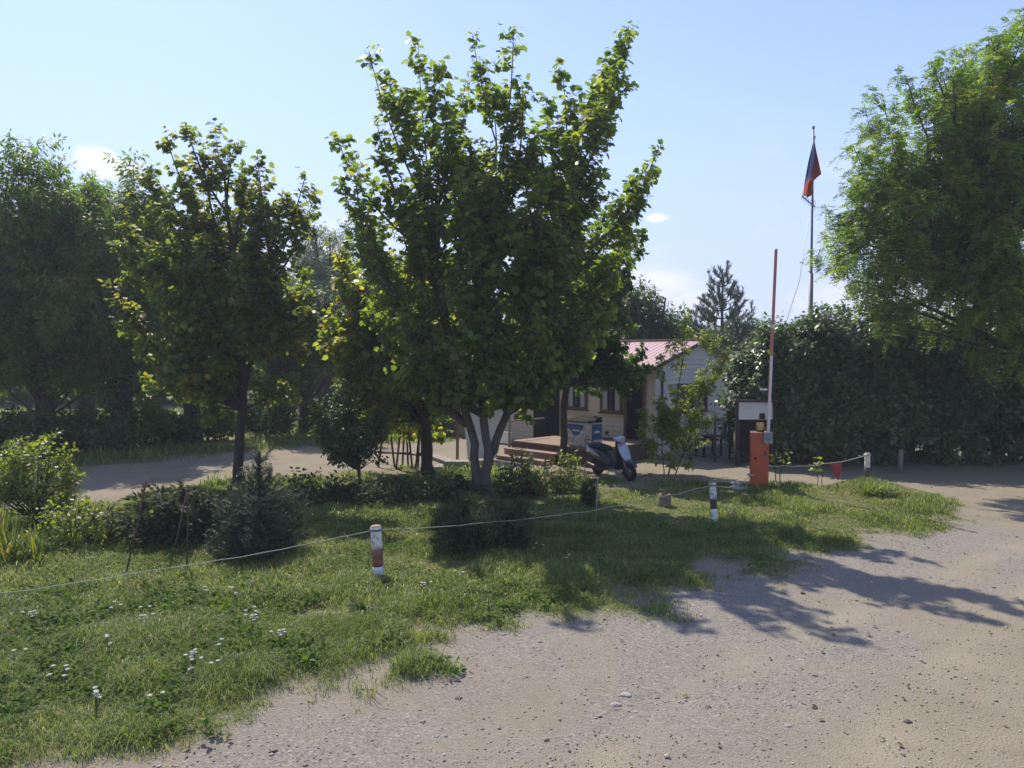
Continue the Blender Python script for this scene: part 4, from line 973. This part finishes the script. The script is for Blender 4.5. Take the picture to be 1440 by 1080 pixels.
# trees behind the house
bigtree('birch_tree', 905, (31.0,), 388, 130, 'loose leafed tree rising behind the house roof', 32, 'bush', n=70, low=.12, lsz=.2, group='trees behind the house', lmax=50000)
bigtree('birch_tree', 815, (33.0,), 400, 150, 'dark tree behind the house, next to the porch maple', 33, 'bush', n=70, low=.12, lsz=.2, group='trees behind the house', lmax=50000)
bigtree('broadleaf_tree', 1048, (34.0,), 436, 78, 'rounded tree right of the pine behind the house', 34, 'bush', n=60, low=.1, lsz=.17, group='trees behind the house', lmax=40000)
bigtree('broadleaf_tree', 960, (38.0,), 455, 70, 'low dark tree left of the pine behind the house', 35, 'bush', n=50, low=.05, lsz=.18, group='trees behind the house', lmax=30000)
bigtree('broadleaf_tree', 1150, (36.0,), 446, 110, 'low tree top just showing over the hedge beside the mast', 36, 'willow', n=50, low=.05, lsz=.18, group='trees behind the house', lmax=30000)
# far thicket closing the view at the horizon
r_ = np.random.default_rng(77)
def thicket(x0, x1, y, h, seed, lab):
    r2 = np.random.default_rng(seed); n = 50000
    x = r2.uniform(x0, x1, n); hh_ = h * (.65 + .5 * fbm(x, x * 0, .12, seed, 3)); z = hh_ * r2.random(n) ** .7
    p = np.stack([x, y + r2.normal(0, 1.6, n), z], -1)
    V, F, r3 = place_leaves(r2, p, r2.normal(0, 1, (n, 3)), r2.normal(0, .6, (n, 3)) + [0, 0, 1], r2.uniform(.35, .8, n), 'oval')
    o_ = poly_obj('woods', V, F, M['willow'], attr=r3); tag(o_, kind='stuff')
thicket(-70, -2, 46, 6.5, 3, ''); thicket(-2, 70, 50, 5.0, 4, '')
# pine
def pine(px, Yp, pyt, wpx, label):
    r2 = np.random.default_rng(5); bb = np.array([at(px, 560, Yp)[0], Yp, 0.]); H = at(px, pyt, Yp)[2]; wd = wpx / FPX * Yp / 2
    root = thing('pine_tree', label, 'tree', bb); P0, P1, P2 = [], [], []
    for k, zf in enumerate(np.linspace(.40, .97, 11)):
        L = wd * (1.03 - zf) / .55 + .12
        for j in range(6):
            a = j * 1.047 + k * .7 + r2.uniform(-.3, .3); l_ = min(L, wd * 1.1) * r2.uniform(.75, 1.15)
            s = np.array([0, 0, H * zf]); e = s + [math.cos(a) * l_, math.sin(a) * l_, l_ * .55]
            P0.append(s); P1.append(s + [math.cos(a) * l_ * .6, math.sin(a) * l_ * .6, l_ * .08]); P2.append(e)
    P0, P1, P2 = map(np.array, (P0, P1, P2)); R0 = np.full(len(P0), .03)
    s1 = spawn(r2, P0, P1, P2, R0, 3.4, .35, .55, .3, 1.0, .55, .25)
    tt = np.linspace(0, 1, 7); LP = bez(P0[:, None], P1[:, None], P2[:, None], np.broadcast_to(tt, (len(P0), 7)))
    V, F = merge([tubes(np.array([[[0, 0, 0], [.02, 0, H * .5], [0, 0, H * 1.0]]]), np.array([[.16, .1, .015]]), 8), tubes(LP, R0[:, None] * (1 - .8 * tt)[None], 4)])
    poly_obj('trunk', V, F, M['bark_dark'], root, smooth=True)
    A = [np.concatenate(x) for x in zip((bez(P0, P1, P2, np.full(len(P0), .5)), bez(P0, P1, P2, np.full(len(P0), .75)), P2), s1[:3], (np.array([[0, 0, H * .9]]), np.array([[0, 0, H * .96]]), np.array([[0, 0, H * 1.03]])))]
    p, ax, nr, sz = leaf_on(r2, *A, .008, .16, 'needle', .1, -.25, .55, .25, 0)
    V, F, r3 = place_leaves(r2, p, ax, nr, sz * 1.0, 'needle2'); poly_obj('crown', V, F, M['pine'], root, attr=r3)
LEAF['needle2'] = np.array([(-.06, 0, 0), (.06, 0, 0), (.045, 1, 0), (-.045, 1, 0)])
pine(1014, 36.0, 386, 96, 'young pine with upturned branches against the sky behind the house')
# locust at the right edge
b6 = np.array([at(1500, 560, 17.5)[0], 17.6, 0.]); Y6 = 17.0
ST = [([b6, b6 + [-.1, 0, 1.6], b6 + [-.3, -.1, 4], b6 + [.1, -.1, 7], b6 + [.3, 0, 10]], [.24, .2, .16, .11, .04]), ([b6 + [0, 0, 2.2], b6 + [-.9, -.2, 4], b6 + [-1.8, -.3, 6.2], b6 + [-2.1, -.3, 8]], [.13, .1, .08, .03]),
      ([b6 + [0, 0, 1.8], b6 + [-1.2, -.5, 3.0], b6 + [-2.6, -.6, 4.2], b6 + [-3.4, -.6, 5]], [.11, .09, .06, .02])]
tp = [(1440, 35), (1445, 25), (1462, 15), (1485, 0), (1425, 48), (1405, 55), (1470, 60), (1440, 380), (1445, 440), (1400, 445), (1385, 425), (1438, 480), (1390, 50), (1350, 70), (1310, 85), (1275, 110), (1240, 130), (1215, 145), (1235, 190), (1205, 240), (1200, 205), (1185, 270), (1168, 300), (1160, 335), (1150, 352), (1175, 375), (1205, 395), (1235, 405), (1215, 420), (1200, 345), (1260, 150), (1300, 130), (1340, 110), (1240, 260), (1250, 330), (1280, 380), (1290, 210), (1330, 190), (1380, 120), (1420, 90), (1420, 200), (1370, 240), (1320, 300), (1300, 350), (1350, 380), (1400, 330), (1430, 280), (1430, 400), (1390, 410), (1260, 290), (1200, 300), (1225, 365), (1420, 470), (1405, 510), (1435, 530), (1270, 425), (1340, 420), (1240, 450)]
T = np.concatenate([pts(tp, Y6, rng, 1.2), crown_pts(rng, 110, at(1390, 240, 17.4), (2.5, 1.9, 3.0), .2), crown_pts(rng, 20, at(1560, 180, 17.4), (2.5, 2.4, 4.4), .5)])
tree('locust_tree', 'big locust tree with feathery drooping leaves reaching in from the right edge', 'tree', b6, ST, T, M['bark_dark'], M['locust'], 'pinnate', .25, .072, 14, None,
     dens1=5.6, L1=(.8, .3), up1=.15, dens2=3.8, L2=(.4, .15), droop=.42, limb_r=.03, bend=.3, curl=-.02)

# ------------------------------------------------------------------ hedge of big shrubs
def shrub(kind, label, cat, px, pyb, pyt, wpx, mat, tmpl='oval', lsz=.07, sp=.035, seed=1, group=None, n=60, depth=1.0, nst=6, low=.02, Y=None, lmax=None, dens1=5, L1=(.5, .2), L2=(.2, .1), dens2=3, up=.35, droop=.3, shell=.6, bark='bark_dark', boxy=1.0, nout=.8):
    r2 = np.random.default_rng(seed); bb = G(px, pyb) if Y is None else np.array([at(px, 560, Y)[0], Y, 0.]); Yb = bb[1]
    H = at(px, pyt, Yb)[2]; wd = wpx / FPX * Yb / 2
    st = []
    for k in range(nst):
        a = 6.283 * k / nst + r2.uniform(-.4, .4); s = wd * r2.uniform(.3, .65)
        st.append(([bb + [.06 * math.cos(a), .06 * math.sin(a), -.03], bb + [s * .4 * math.cos(a), s * depth * .4 * math.sin(a), H * .3], bb + [s * math.cos(a), s * depth * math.sin(a), H * .75]], [max(.008, .018 * H), max(.006, .014 * H), .004]))
    c = bb + [0, 0, H * (1 + low) / 2]
    T_ = crown_pts(r2, n, (0, 0, 0), (1, 1, 1), shell); T_ = c + np.sign(T_) * np.abs(T_) ** boxy * np.array((wd, wd * depth, H * (1 - low) / 2)); T_[:, 2] = np.maximum(T_[:, 2], .04 * H) + r2.normal(0, .03 * H, n)
    T_[:, 2] = np.maximum(T_[:, 2], .05)
    return tree(kind, label, cat, bb, st, T_, M[bark], M[mat], tmpl, lsz, sp, seed, group, dens1=dens1, L1=L1, up1=up, dens2=dens2, L2=L2, droop=droop, limb_r=.008 + .004 * H, lmax=lmax, twig=False, part='stem', bend=.1, rise=.6, t0=.4, nout=nout)
hg = 'big glossy shrubs forming the hedge on the right'
for i, (px, Yh, pyt, wp, lab) in enumerate([(1080, 20.4, 492, 100, 'glossy hedge shrub draping over the gable corner behind the notice board'), (1120, 20.2, 455, 150, 'glossy hedge shrub behind the raised barrier arm'), (1190, 20.0, 430, 170, 'highest glossy hedge shrub below the mast'), (1275, 20.2, 432, 180, 'glossy hedge shrub behind the marker post with the dark half'), (1365, 20.4, 440, 190, 'glossy hedge shrub under the locust boughs'), (1460, 20.4, 420, 190, 'glossy hedge shrub cut by the right edge of the photo')]):
    shrub('hedge_shrub', lab, 'shrub', px, 0, pyt, wp, 'glossy', 'oval', .12, .03, 40 + i, hg, 260, .75, 9, .0, Yh, 60000, dens1=4.2, L1=(.65, .35), dens2=3.4, L2=(.3, .12), droop=.5, shell=.62, boxy=.7, nout=1.6)
# undergrowth along the far side of the drive
ug = 'bushes beneath the far willows'
for i, (px, pyb, pyt, wp, mt, lab) in enumerate([(30, 650, 580, 120, 'bush', 'wide low bush under the willows at the left edge'), (130, 640, 575, 110, 'bush', 'bush under the willows above the bright shrub'), (205, 632, 570, 70, 'willow', 'pale bush under the willows left of the thick dark trunk'), (250, 626, 590, 60, 'bush', 'small dark bush at the foot of the thick dark trunk'), (305, 621, 572, 55, 'willow', 'pale bush directly right of the thick dark trunk'), (375, 618, 560, 70, 'bush', 'dark bush between the two far trunks'), (455, 613, 570, 60, 'bush', 'bush right of the far trunk beside the round young tree'), (555, 612, 560, 110, 'bush', 'wide dark bush behind the metal frame'), (650, 612, 565, 110, 'willow', 'pale bush across the drive behind the wooden pole'), (745, 608, 560, 100, 'bush', 'dark bush beyond the porch at the end of the drive')]):
    shrub('bush', lab, 'bush', px, pyb, pyt, wp, mt, 'oval', .13, .035, 60 + i, ug, 90, .7, 6, .0, None, 14000, L1=(.6, .25), L2=(.3, .12))
# front-left shrubs
shrub('elder_shrub', 'bright upright leafy shrub at the left edge beside the drive', 'shrub', 52, 742, 606, 118, 'fresh', 'clump', .075, .022, 81, None, 110, .9, 7, .0, None, None, L1=(.35, .15), L2=(.15, .08), up=.5, shell=.3)
shrub('garden_bush', 'yellow green rounded bush between the leafy shrub and the strap leaved clump', 'bush', 105, 776, 703, 100, 'fresh', 'oval', .065, .03, 82, None, 60, .8, 7, .0, None, None, L1=(.25, .12), L2=(.12, .06))
shrub('garden_bush', 'small dull bush right of the yellow green rounded bush', 'bush', 150, 768, 716, 70, 'redbush', 'oval', .06, .03, 83, None, 40, .8, 6, .0, None, None, L1=(.25, .12), L2=(.12, .06))
for i, (px, pyb, pyt, wp, lab) in enumerate([(215, 770, 690, 80, 'dark peony bush behind the dark leaning stake'), (262, 772, 686, 80, 'dark peony bush behind the upright rusty stake'), (312, 768, 688, 80, 'dark peony bush at the left side of the spruce')]):
    shrub('peony_bush', lab, 'bush', px, pyb, pyt, wp, 'redbush', 'clump', .10, .035, 84 + i, 'dark peony bushes left of the spruce', 60, .8, 8, .0, None, None, L1=(.25, .12), L2=(.12, .06), up=.5)
for i, (px, pyb, pyt, wp, mt, lab) in enumerate([(432, 712, 668, 60, 'bush', 'low light green plants right of the spruce'), (478, 712, 678, 75, 'redbush', 'low dark bush at the foot of the round young tree'), (545, 712, 676, 90, 'redbush', 'low dark bush in front of the metal frame'), (612, 708, 668, 90, 'bush', 'low bush at the foot of the half hidden maple'), (650, 706, 676, 60, 'redbush', 'low bush against the left trunk of the large maple'), (725, 700, 655, 70, 'bush', 'dark low bush against the right trunk of the large maple')]):
    shrub('low_bush', lab, 'bush', px, pyb, pyt, wp, mt, 'oval', .08, .04, 90 + i, 'low bushes in the bed under the maples', 50, .9, 6, .0, None, None, L1=(.25, .12), L2=(.12, .06))
for i, (px, pyb, pyt, wp, mt, lab) in enumerate([(735, 690, 632, 40, 'dryplant', 'tall pale drying weed before the porch steps'), (765, 694, 652, 60, 'dryplant', 'wide pale drying weed left of the porch maple trunk'), (802, 690, 634, 30, 'fresh', 'upright leafy green plant right of the porch maple trunk'), (790, 696, 664, 40, 'dryplant', 'short drying weed at the foot of the porch maple'), (745, 700, 668, 50, 'dryplant', 'low drying weed in front of the large maple trunks')]):
    shrub('weed_plant', lab, 'plant', px, pyb, pyt, wp, mt, 'oval', .07, .028, 100 + i, None, 30, .8, 6, .05, None, None, L1=(.22, .1), L2=(.1, .05), up=.6, bark='stem')
for px, pyb, pyt, wp, lab, sd in ((1094, 686, 634, 30, 'thin seedling growing right beside the orange barrier', 111), (1152, 686, 648, 26, 'thin seedling left of the red pennant', 112)):
    shrub('seedling', lab, 'plant', px, pyb, pyt, wp, 'fresh', 'clump', .10, .06, sd, None, 6, .8, 2, .55, None, None, L1=(.2, .1), L2=(.1, .05), up=.4, bark='stem')
# juniper, cypress
shrub('juniper', 'dark spreading juniper in the shade before the large maple', 'shrub', 682, 776, 712, 145, 'juniper', 'needle', .10, .006, 120, None, 120, .8, 10, .0, None, 60000, L1=(.3, .14), L2=(.14, .07), up=.6, droop=-.4, dens1=6)
shrub('cypress', 'tiny dark cone shaped cypress beside the grey rod', 'shrub', 829, 714, 680, 24, 'juniper', 'needle', .06, .004, 121, None, 60, 1, 5, .0, None, 16000, L1=(.1, .06), L2=(.06, .04), up=.9, droop=-.6)
# spruce
def spruce(px, py, pyt, wpx, label):
    r2 = np.random.default_rng(6); bb = G(px, py); Yp = bb[1]; H = at(px, pyt, Yp)[2]; wd = wpx / FPX * Yp / 2
    root = thing('spruce_tree', label, 'tree', bb); P0, P1, P2 = [], [], []
    for k, zf in enumerate(np.linspace(.05, .93, 15)):
        L = wd * 1.08 * (1 - .35 * zf) if zf < .56 else (wd * (.42 * (1 - (zf - .56) / .4) ** 1.2) + .06)
        for j in range(9 if zf < .6 else 5):
            a = j * 6.283 / (9 if zf < .6 else 5) + k * .9 + r2.uniform(-.25, .25); l_ = L * r2.uniform(.75, 1.1)
            s = np.array([0, 0, H * zf]); e = s + [math.cos(a) * l_, math.sin(a) * l_, l_ * (.22 if zf < .6 else .6)]
            P0.append(s); P1.append(s + [math.cos(a) * l_ * .55, math.sin(a) * l_ * .55, -.02]); P2.append(e)
    P0, P1, P2 = map(np.array, (P0, P1, P2)); R0 = np.full(len(P0), .012)
    s1 = spawn(r2, P0, P1, P2, R0, 13, .25, .26, .08, 1.0, .1, .1)
    tt = np.linspace(0, 1, 6); LP = bez(P0[:, None], P1[:, None], P2[:, None], np.broadcast_to(tt, (len(P0), 6)))
    V, F = merge([tubes(np.array([[[0, 0, -.03], [0, 0, H * .5], [0, 0, H]]]), np.array([[.04, .025, .006]]), 8), tubes(LP, R0[:, None] * (1 - .8 * tt)[None], 4)])
    poly_obj('trunk', V, F, M['bark_dark'], root, smooth=True)
    A = [np.concatenate(x) for x in zip((P0, P1, P2), s1[:3], (np.array([[0, 0, H * .7]] * 4), np.array([[0, 0, H * .9]] * 4), np.array([[0, 0, H * 1.02]] * 4)))]
    p, ax, nr, sz = leaf_on(r2, *A, .003, .042, 'needle', .02, -.3, .9, .2, 0)
    V, F, r3 = place_leaves(r2, p, ax, nr, sz, 'needle2'); poly_obj('crown', V, F, M['spruce'], root, attr=r3)
spruce(366, 786, 640, 132, 'young blue green spruce with a pointed leader, in the front grass')
# strap-leaved clump (day lily) at the left edge, and other tufts
def strap(name, label, px, py, n, h, rad, mat, wdt=.022, seed=1, group=None):
    r2 = np.random.default_rng(seed); p = G(px, py); z0 = hz(p); root_p = np.array([p[0], p[1], z0])
    k = 6; tt = np.linspace(0, 1, k); a = r2.uniform(0, 6.283, n); le = h * r2.uniform(.6, 1.15, n); b_ = r2.uniform(.15, .9, n)
    st_ = np.stack([r2.normal(0, rad * .3, n), r2.normal(0, rad * .3, n), np.full(n, -.02)], -1)
    d = np.stack([np.cos(a), np.sin(a), 0 * a], -1)
    mid = st_[:, None] + d[:, None] * (tt[None] * b_[:, None] * rad)[..., None] + np.array([0, 0, 1.]) * (le[:, None] * (tt[None] - b_[:, None] * .75 * tt[None] ** 2.2))[..., None]
    sd = np.stack([-np.sin(a), np.cos(a), 0 * a], -1); ww = wdt * (1 - tt ** 2.5) * .5 + .001
    V = np.stack([mid - sd[:, None] * ww[None, :, None], mid + sd[:, None] * ww[None, :, None]], 2)
    i = np.arange(n * k * 2).reshape(n, k, 2); F = np.stack([i[:, :-1, 0], i[:, :-1, 1], i[:, 1:, 1], i[:, 1:, 0]], -1).reshape(-1, 4)
    o_ = poly_obj(name, V.reshape(-1, 3), F, M[mat], attr=np.repeat(r2.random(n), k - 1)); o_.location = root_p
    return tag(o_, label, 'plant', group)
strap('daylily', 'clump of arching yellow green strap leaves at the left edge', 22, 800, 150, .72, .55, 'foliage_yellow', .03, 1)
strap('daylily', 'smaller clump of strap leaves behind the one at the left edge', -20, 775, 90, .8, .5, 'foliage_yellow', .03, 2)
strap('grass_tuft', 'tall bright grass tuft in front of the far marker post', 1232, 700, 420, .34, .5, 'grass', .016, 3)
strap('grass_tuft', 'tall grass tuft growing before the juniper', 615, 748, 200, .4, .4, 'grass', .014, 4)
strap('dock_plant', 'broad leaved dock plant in the grass below the nearest post', 518, 872, 26, .3, .25, 'bush', .07, 5)

# ------------------------------------------------------------------ grass, weeds, flowers, stones
def blades(rng_, n, region, hfun, wmul=1.0):
    """random blades inside region = (x0, x1, y0, y1), kept where turf grows"""
    x = rng_.uniform(region[0], region[1], n); y = rng_.uniform(region[2], region[3], n)
    k = np.abs(x) < y * .72 + 1.5; x, y = x[k], y[k]
    d_ = np.hypot(x, y)
    ga = grass_amt(x, y)
    k = rng_.random(len(x)) < (ga - .08) * 1.05 * (.55 + .7 * np.clip(fbm(x, y, 2.2, 91) * 2.4 - .7, 0, 1))
    return x[k], y[k], d_[k], ga[k]
def grass_mesh(name, regs, seed, lab=None):
    rg_ = np.random.default_rng(seed); X, Y, D, GA, HS, WS = [], [], [], [], [], []
    for reg, n, hs, ws in regs:
        x, y, d_, ga = blades(rg_, n, reg, None); X.append(x); Y.append(y); D.append(d_); GA.append(ga); HS.append(np.full(len(x), hs)); WS.append(np.full(len(x), ws))
    x, y, ga, hs, ws = map(np.concatenate, (X, Y, GA, HS, WS)); n = len(x)
    z = height(x, y, ga)
    tall = .28 + 1.75 * np.clip(fbm(x, y, 1.1, 21) * 2.2 - .75, 0, 1)
    h = hs * tall * (.4 + .6 * ga) * rg_.uniform(.45, 1.3, n)
    a = rg_.uniform(0, 6.283, n); d = np.stack([np.cos(a), np.sin(a), 0 * a], -1); sd = np.stack([-np.sin(a), np.cos(a), 0 * a], -1)
    lean_ = rg_.uniform(.2, 1.5, n)
    base = np.stack([x, y, z - .008], -1); up = np.array([0, 0, 1.])
    m1 = base + d * (lean_ * h * .3)[:, None] + up * (h * .62)[:, None]
    tip = base + d * (lean_ * h * 1.0)[:, None] + up * (h * (1.05 - lean_ * .52))[:, None]
    w2 = (ws * rg_.uniform(.7, 1.4, n))[:, None]
    V = np.stack([base - sd * w2, base + sd * w2, m1 + sd * w2 * .75, m1 - sd * w2 * .75, tip], 1).reshape(-1, 3)
    i = np.arange(n * 5).reshape(n, 5)
    dry = np.clip(fbm(x, y, .6, 33) * 2.2 - .75, 0, 1) * .5 + (1 - ga) * .25
    r3 = np.clip(rg_.random(n) ** 1.4 * .85 + dry * rg_.random(n), 0, 1)
    o_ = poly_obj(name, V, [i[:, :4], i[:, [3, 2, 4]]], M['grass'], attr=np.concatenate([r3, r3]))
    return tag(o_, kind='stuff')
grass_mesh('grass', [((-7, 4, 4.2, 8), 260000, .115, .0026), ((-9, 6, 7, 12), 300000, .11, .0036), ((-13, 9, 11, 19), 260000, .10, .0055)], 1)
grass_mesh('meadow_grass', [((-26, 4, 16, 38), 90000, .22, .012)], 2)
# low broad-leaved weeds mixed in the turf
def weeds(seed, n, reg, lsz):
    rg_ = np.random.default_rng(seed); x, y, d_, ga = blades(rg_, n, reg, None)
    k = fbm(x, y, 1.3, 55) > .5; x, y, ga = x[k], y[k], ga[k]; m_ = 5
    P = np.repeat(np.stack([x, y, height(x, y, ga) + .02], -1), m_, 0); nn_ = len(P)
    P[:, :2] += rg_.normal(0, .035, (nn_, 2)); P[:, 2] += rg_.uniform(0, .07, nn_)
    ax = np.stack([rg_.normal(0, 1, nn_), rg_.normal(0, 1, nn_), rg_.uniform(-.1, .7, nn_)], -1)
    V, F, r3 = place_leaves(rg_, P, ax, np.array([0, 0, 1.]) + rg_.normal(0, .45, (nn_, 3)), lsz * rg_.uniform(.6, 1.3, nn_), 'oval')
    tag(poly_obj('ground_weeds', V, F, M['weed'], attr=r3), kind='stuff')
weeds(7, 26000, (-7, 8, 4.2, 13), .036); weeds(8, 9000, (-7, 4, 4.2, 9), .06)
# yarrow
yv = []
def yarrow(nh, seed):
    r2 = random.Random(seed); root = thing('yarrow', 'white yarrow flower head among the front grass', 'flower', (0, 0, 0), 0, 'white yarrow in the front grass')
    for k in range(nh):
        s_, f_ = MB(), MB()
        h = r2.uniform(.10, .18); a = r2.uniform(0, 6.28); x, y = math.cos(a) * r2.uniform(.0, .10), math.sin(a) * r2.uniform(0, .10)
        s_.tube([(x * .3, y * .3, -.02), (x * .8, y * .8, h * .6), (x, y, h)], .0022, 4)
        for q in range(18):
            b_ = q * 2.4; rr = .0038 * math.sqrt(q) * r2.uniform(.9, 1.1); cx, cy = x + rr * math.cos(b_), y + rr * math.sin(b_)
            f_.lathe([(.0, .003), (.005, .002), (.006, -.002), (.0, -.003)], (cx, cy, h + .003 * r2.random() - rr * .12), 'z', 6)
        st_ = s_.build('stem', M['stem'], root); f_.build('flower_head', M['yarrow'], st_)
    return root
protos = [yarrow(4, 1), yarrow(2, 2), yarrow(6, 3)]
spots = [(160, 862), (198, 868), (208, 880), (155, 912), (312, 918), (352, 880), (330, 838), (288, 838), (40, 876), (78, 962), (95, 965), (135, 996), (275, 950), (298, 955), (268, 938), (355, 868), (640, 815), (600, 832), (755, 772), (800, 790), (390, 905), (230, 1000), (20, 935)]
r2 = random.Random(9)
for i, (px, py) in enumerate(spots):
    p = G(px, py + 14); o_ = protos[i] if i < 3 else copy_tree(protos[i % 3] if py < 1000 else protos[1])
    o_.location = (p[0], p[1], hz(p)); o_.rotation_euler = (0, 0, r2.uniform(0, 6.28))
# loose stones
rg_ = np.random.default_rng(3); n = 36000
y = 3.6 + 12 * rg_.random(n) ** 1.7; x = rg_.uniform(-1, 1, n) * (y * .72 + .8)
ga = grass_amt(x, y); k = (ga < .45) & (fbm(x, y, .8, 71) + .25 * rg_.random(n) > .48); x, y, ga = x[k], y[k], ga[k]; n = len(x)
s = .003 + .010 * rg_.random(n) ** 3.5 + (rg_.random(n) < .012) * rg_.uniform(.004, .016, n)
oc = unit(np.array([(1, 0, 0), (0, 1, 0), (-1, 0, 0), (0, -1, 0), (0, 0, .75), (0, 0, -.75), ]))
tri = np.array([(0, 1, 4), (1, 2, 4), (2, 3, 4), (3, 0, 4), (1, 0, 5), (2, 1, 5), (3, 2, 5), (0, 3, 5)])
V = oc[None] * rg_.uniform(.6, 1.25, (n, 6, 1)) * s[:, None, None] * np.stack([rg_.uniform(.8, 1.5, n), rg_.uniform(.8, 1.3, n), rg_.uniform(.5, .8, n)], -1)[:, None]
a = rg_.uniform(0, 6.28, n); ca, sa = np.cos(a)[:, None], np.sin(a)[:, None]
V = np.stack([V[..., 0] * ca - V[..., 1] * sa, V[..., 0] * sa + V[..., 1] * ca, V[..., 2]], -1) + np.stack([x, y, height(x, y, ga) + s * .25], -1)[:, None]
F = (tri[None] + (np.arange(n) * 6)[:, None, None]).reshape(-1, 3)
m, t, b = new_mat('loose_stone'); a_ = nn(t, 'ShaderNodeAttribute', attribute_name='rnd')
t.links.new(ramp(t, a_.outputs['Fac'], [(0, (.15, .13, .115)), (.12, (.23, .205, .18)), (.8, (.36, .32, .28)), (1, (.55, .53, .5))]), b.inputs['Base Color']); b.inputs['Roughness'].default_value = .9
tag(poly_obj('gravel_stones', V.reshape(-1, 3), F, m, attr=np.repeat(rg_.random(n), 8)), kind='stuff')
# a few bigger stones one can point at
for px, py, s_, c, lab in ((880, 978, .045, 'concrete', 'flat pale stone pressed in the gravel, farther of the pair'), (866, 992, .04, 'concrete', 'flat pale stone pressed in the gravel, nearer of the pair'), (645, 983, .03, 'post_dark', 'small dark stone in the gravel right of the grass patch'), (1108, 1020, .03, 'concrete', 'lone pale pebble in the gravel at the lower right'), (1276, 1015, .03, 'post_dark', 'dark clod on the bare earth at the lower right')):
    p = G(px, py); mb = MB(); r_ = bmesh.ops.create_icosphere(mb.bm, subdivisions=2, radius=s_); rr = random.Random(px)
    for v in r_['verts']: v.co = Vector((v.co.x * 1.2, v.co.y * .85, v.co.z * .45)) * rr.uniform(.82, 1.12) + Vector((p[0], p[1], hz(p)))
    tag(mb.build('stone', M[c]), lab, 'stone')

n = 420; x = rg_.uniform(-4, 9, n); y = rg_.uniform(4.3, 17, n); k = fbm(x, y, .5, 12) > .45; x, y = x[k], y[k]; n = len(x)
V, F, r3 = place_leaves(rg_, np.stack([x, y, height(x, y) + .012], -1), np.stack([rg_.normal(0, 1, n), rg_.normal(0, 1, n), rg_.normal(0, .15, n)], -1), np.array([0, 0, 1.]) + rg_.normal(0, .3, (n, 3)), rg_.uniform(.03, .07, n), 'oval')
tag(poly_obj('fallen_leaves', V, F, leafmat('dry_leaf', [(0, (.07, .045, .025)), (.6, (.16, .11, .05)), (1, (.25, .2, .09))], (1, .9, .6), .2, .7, .2), attr=r3), kind='stuff')
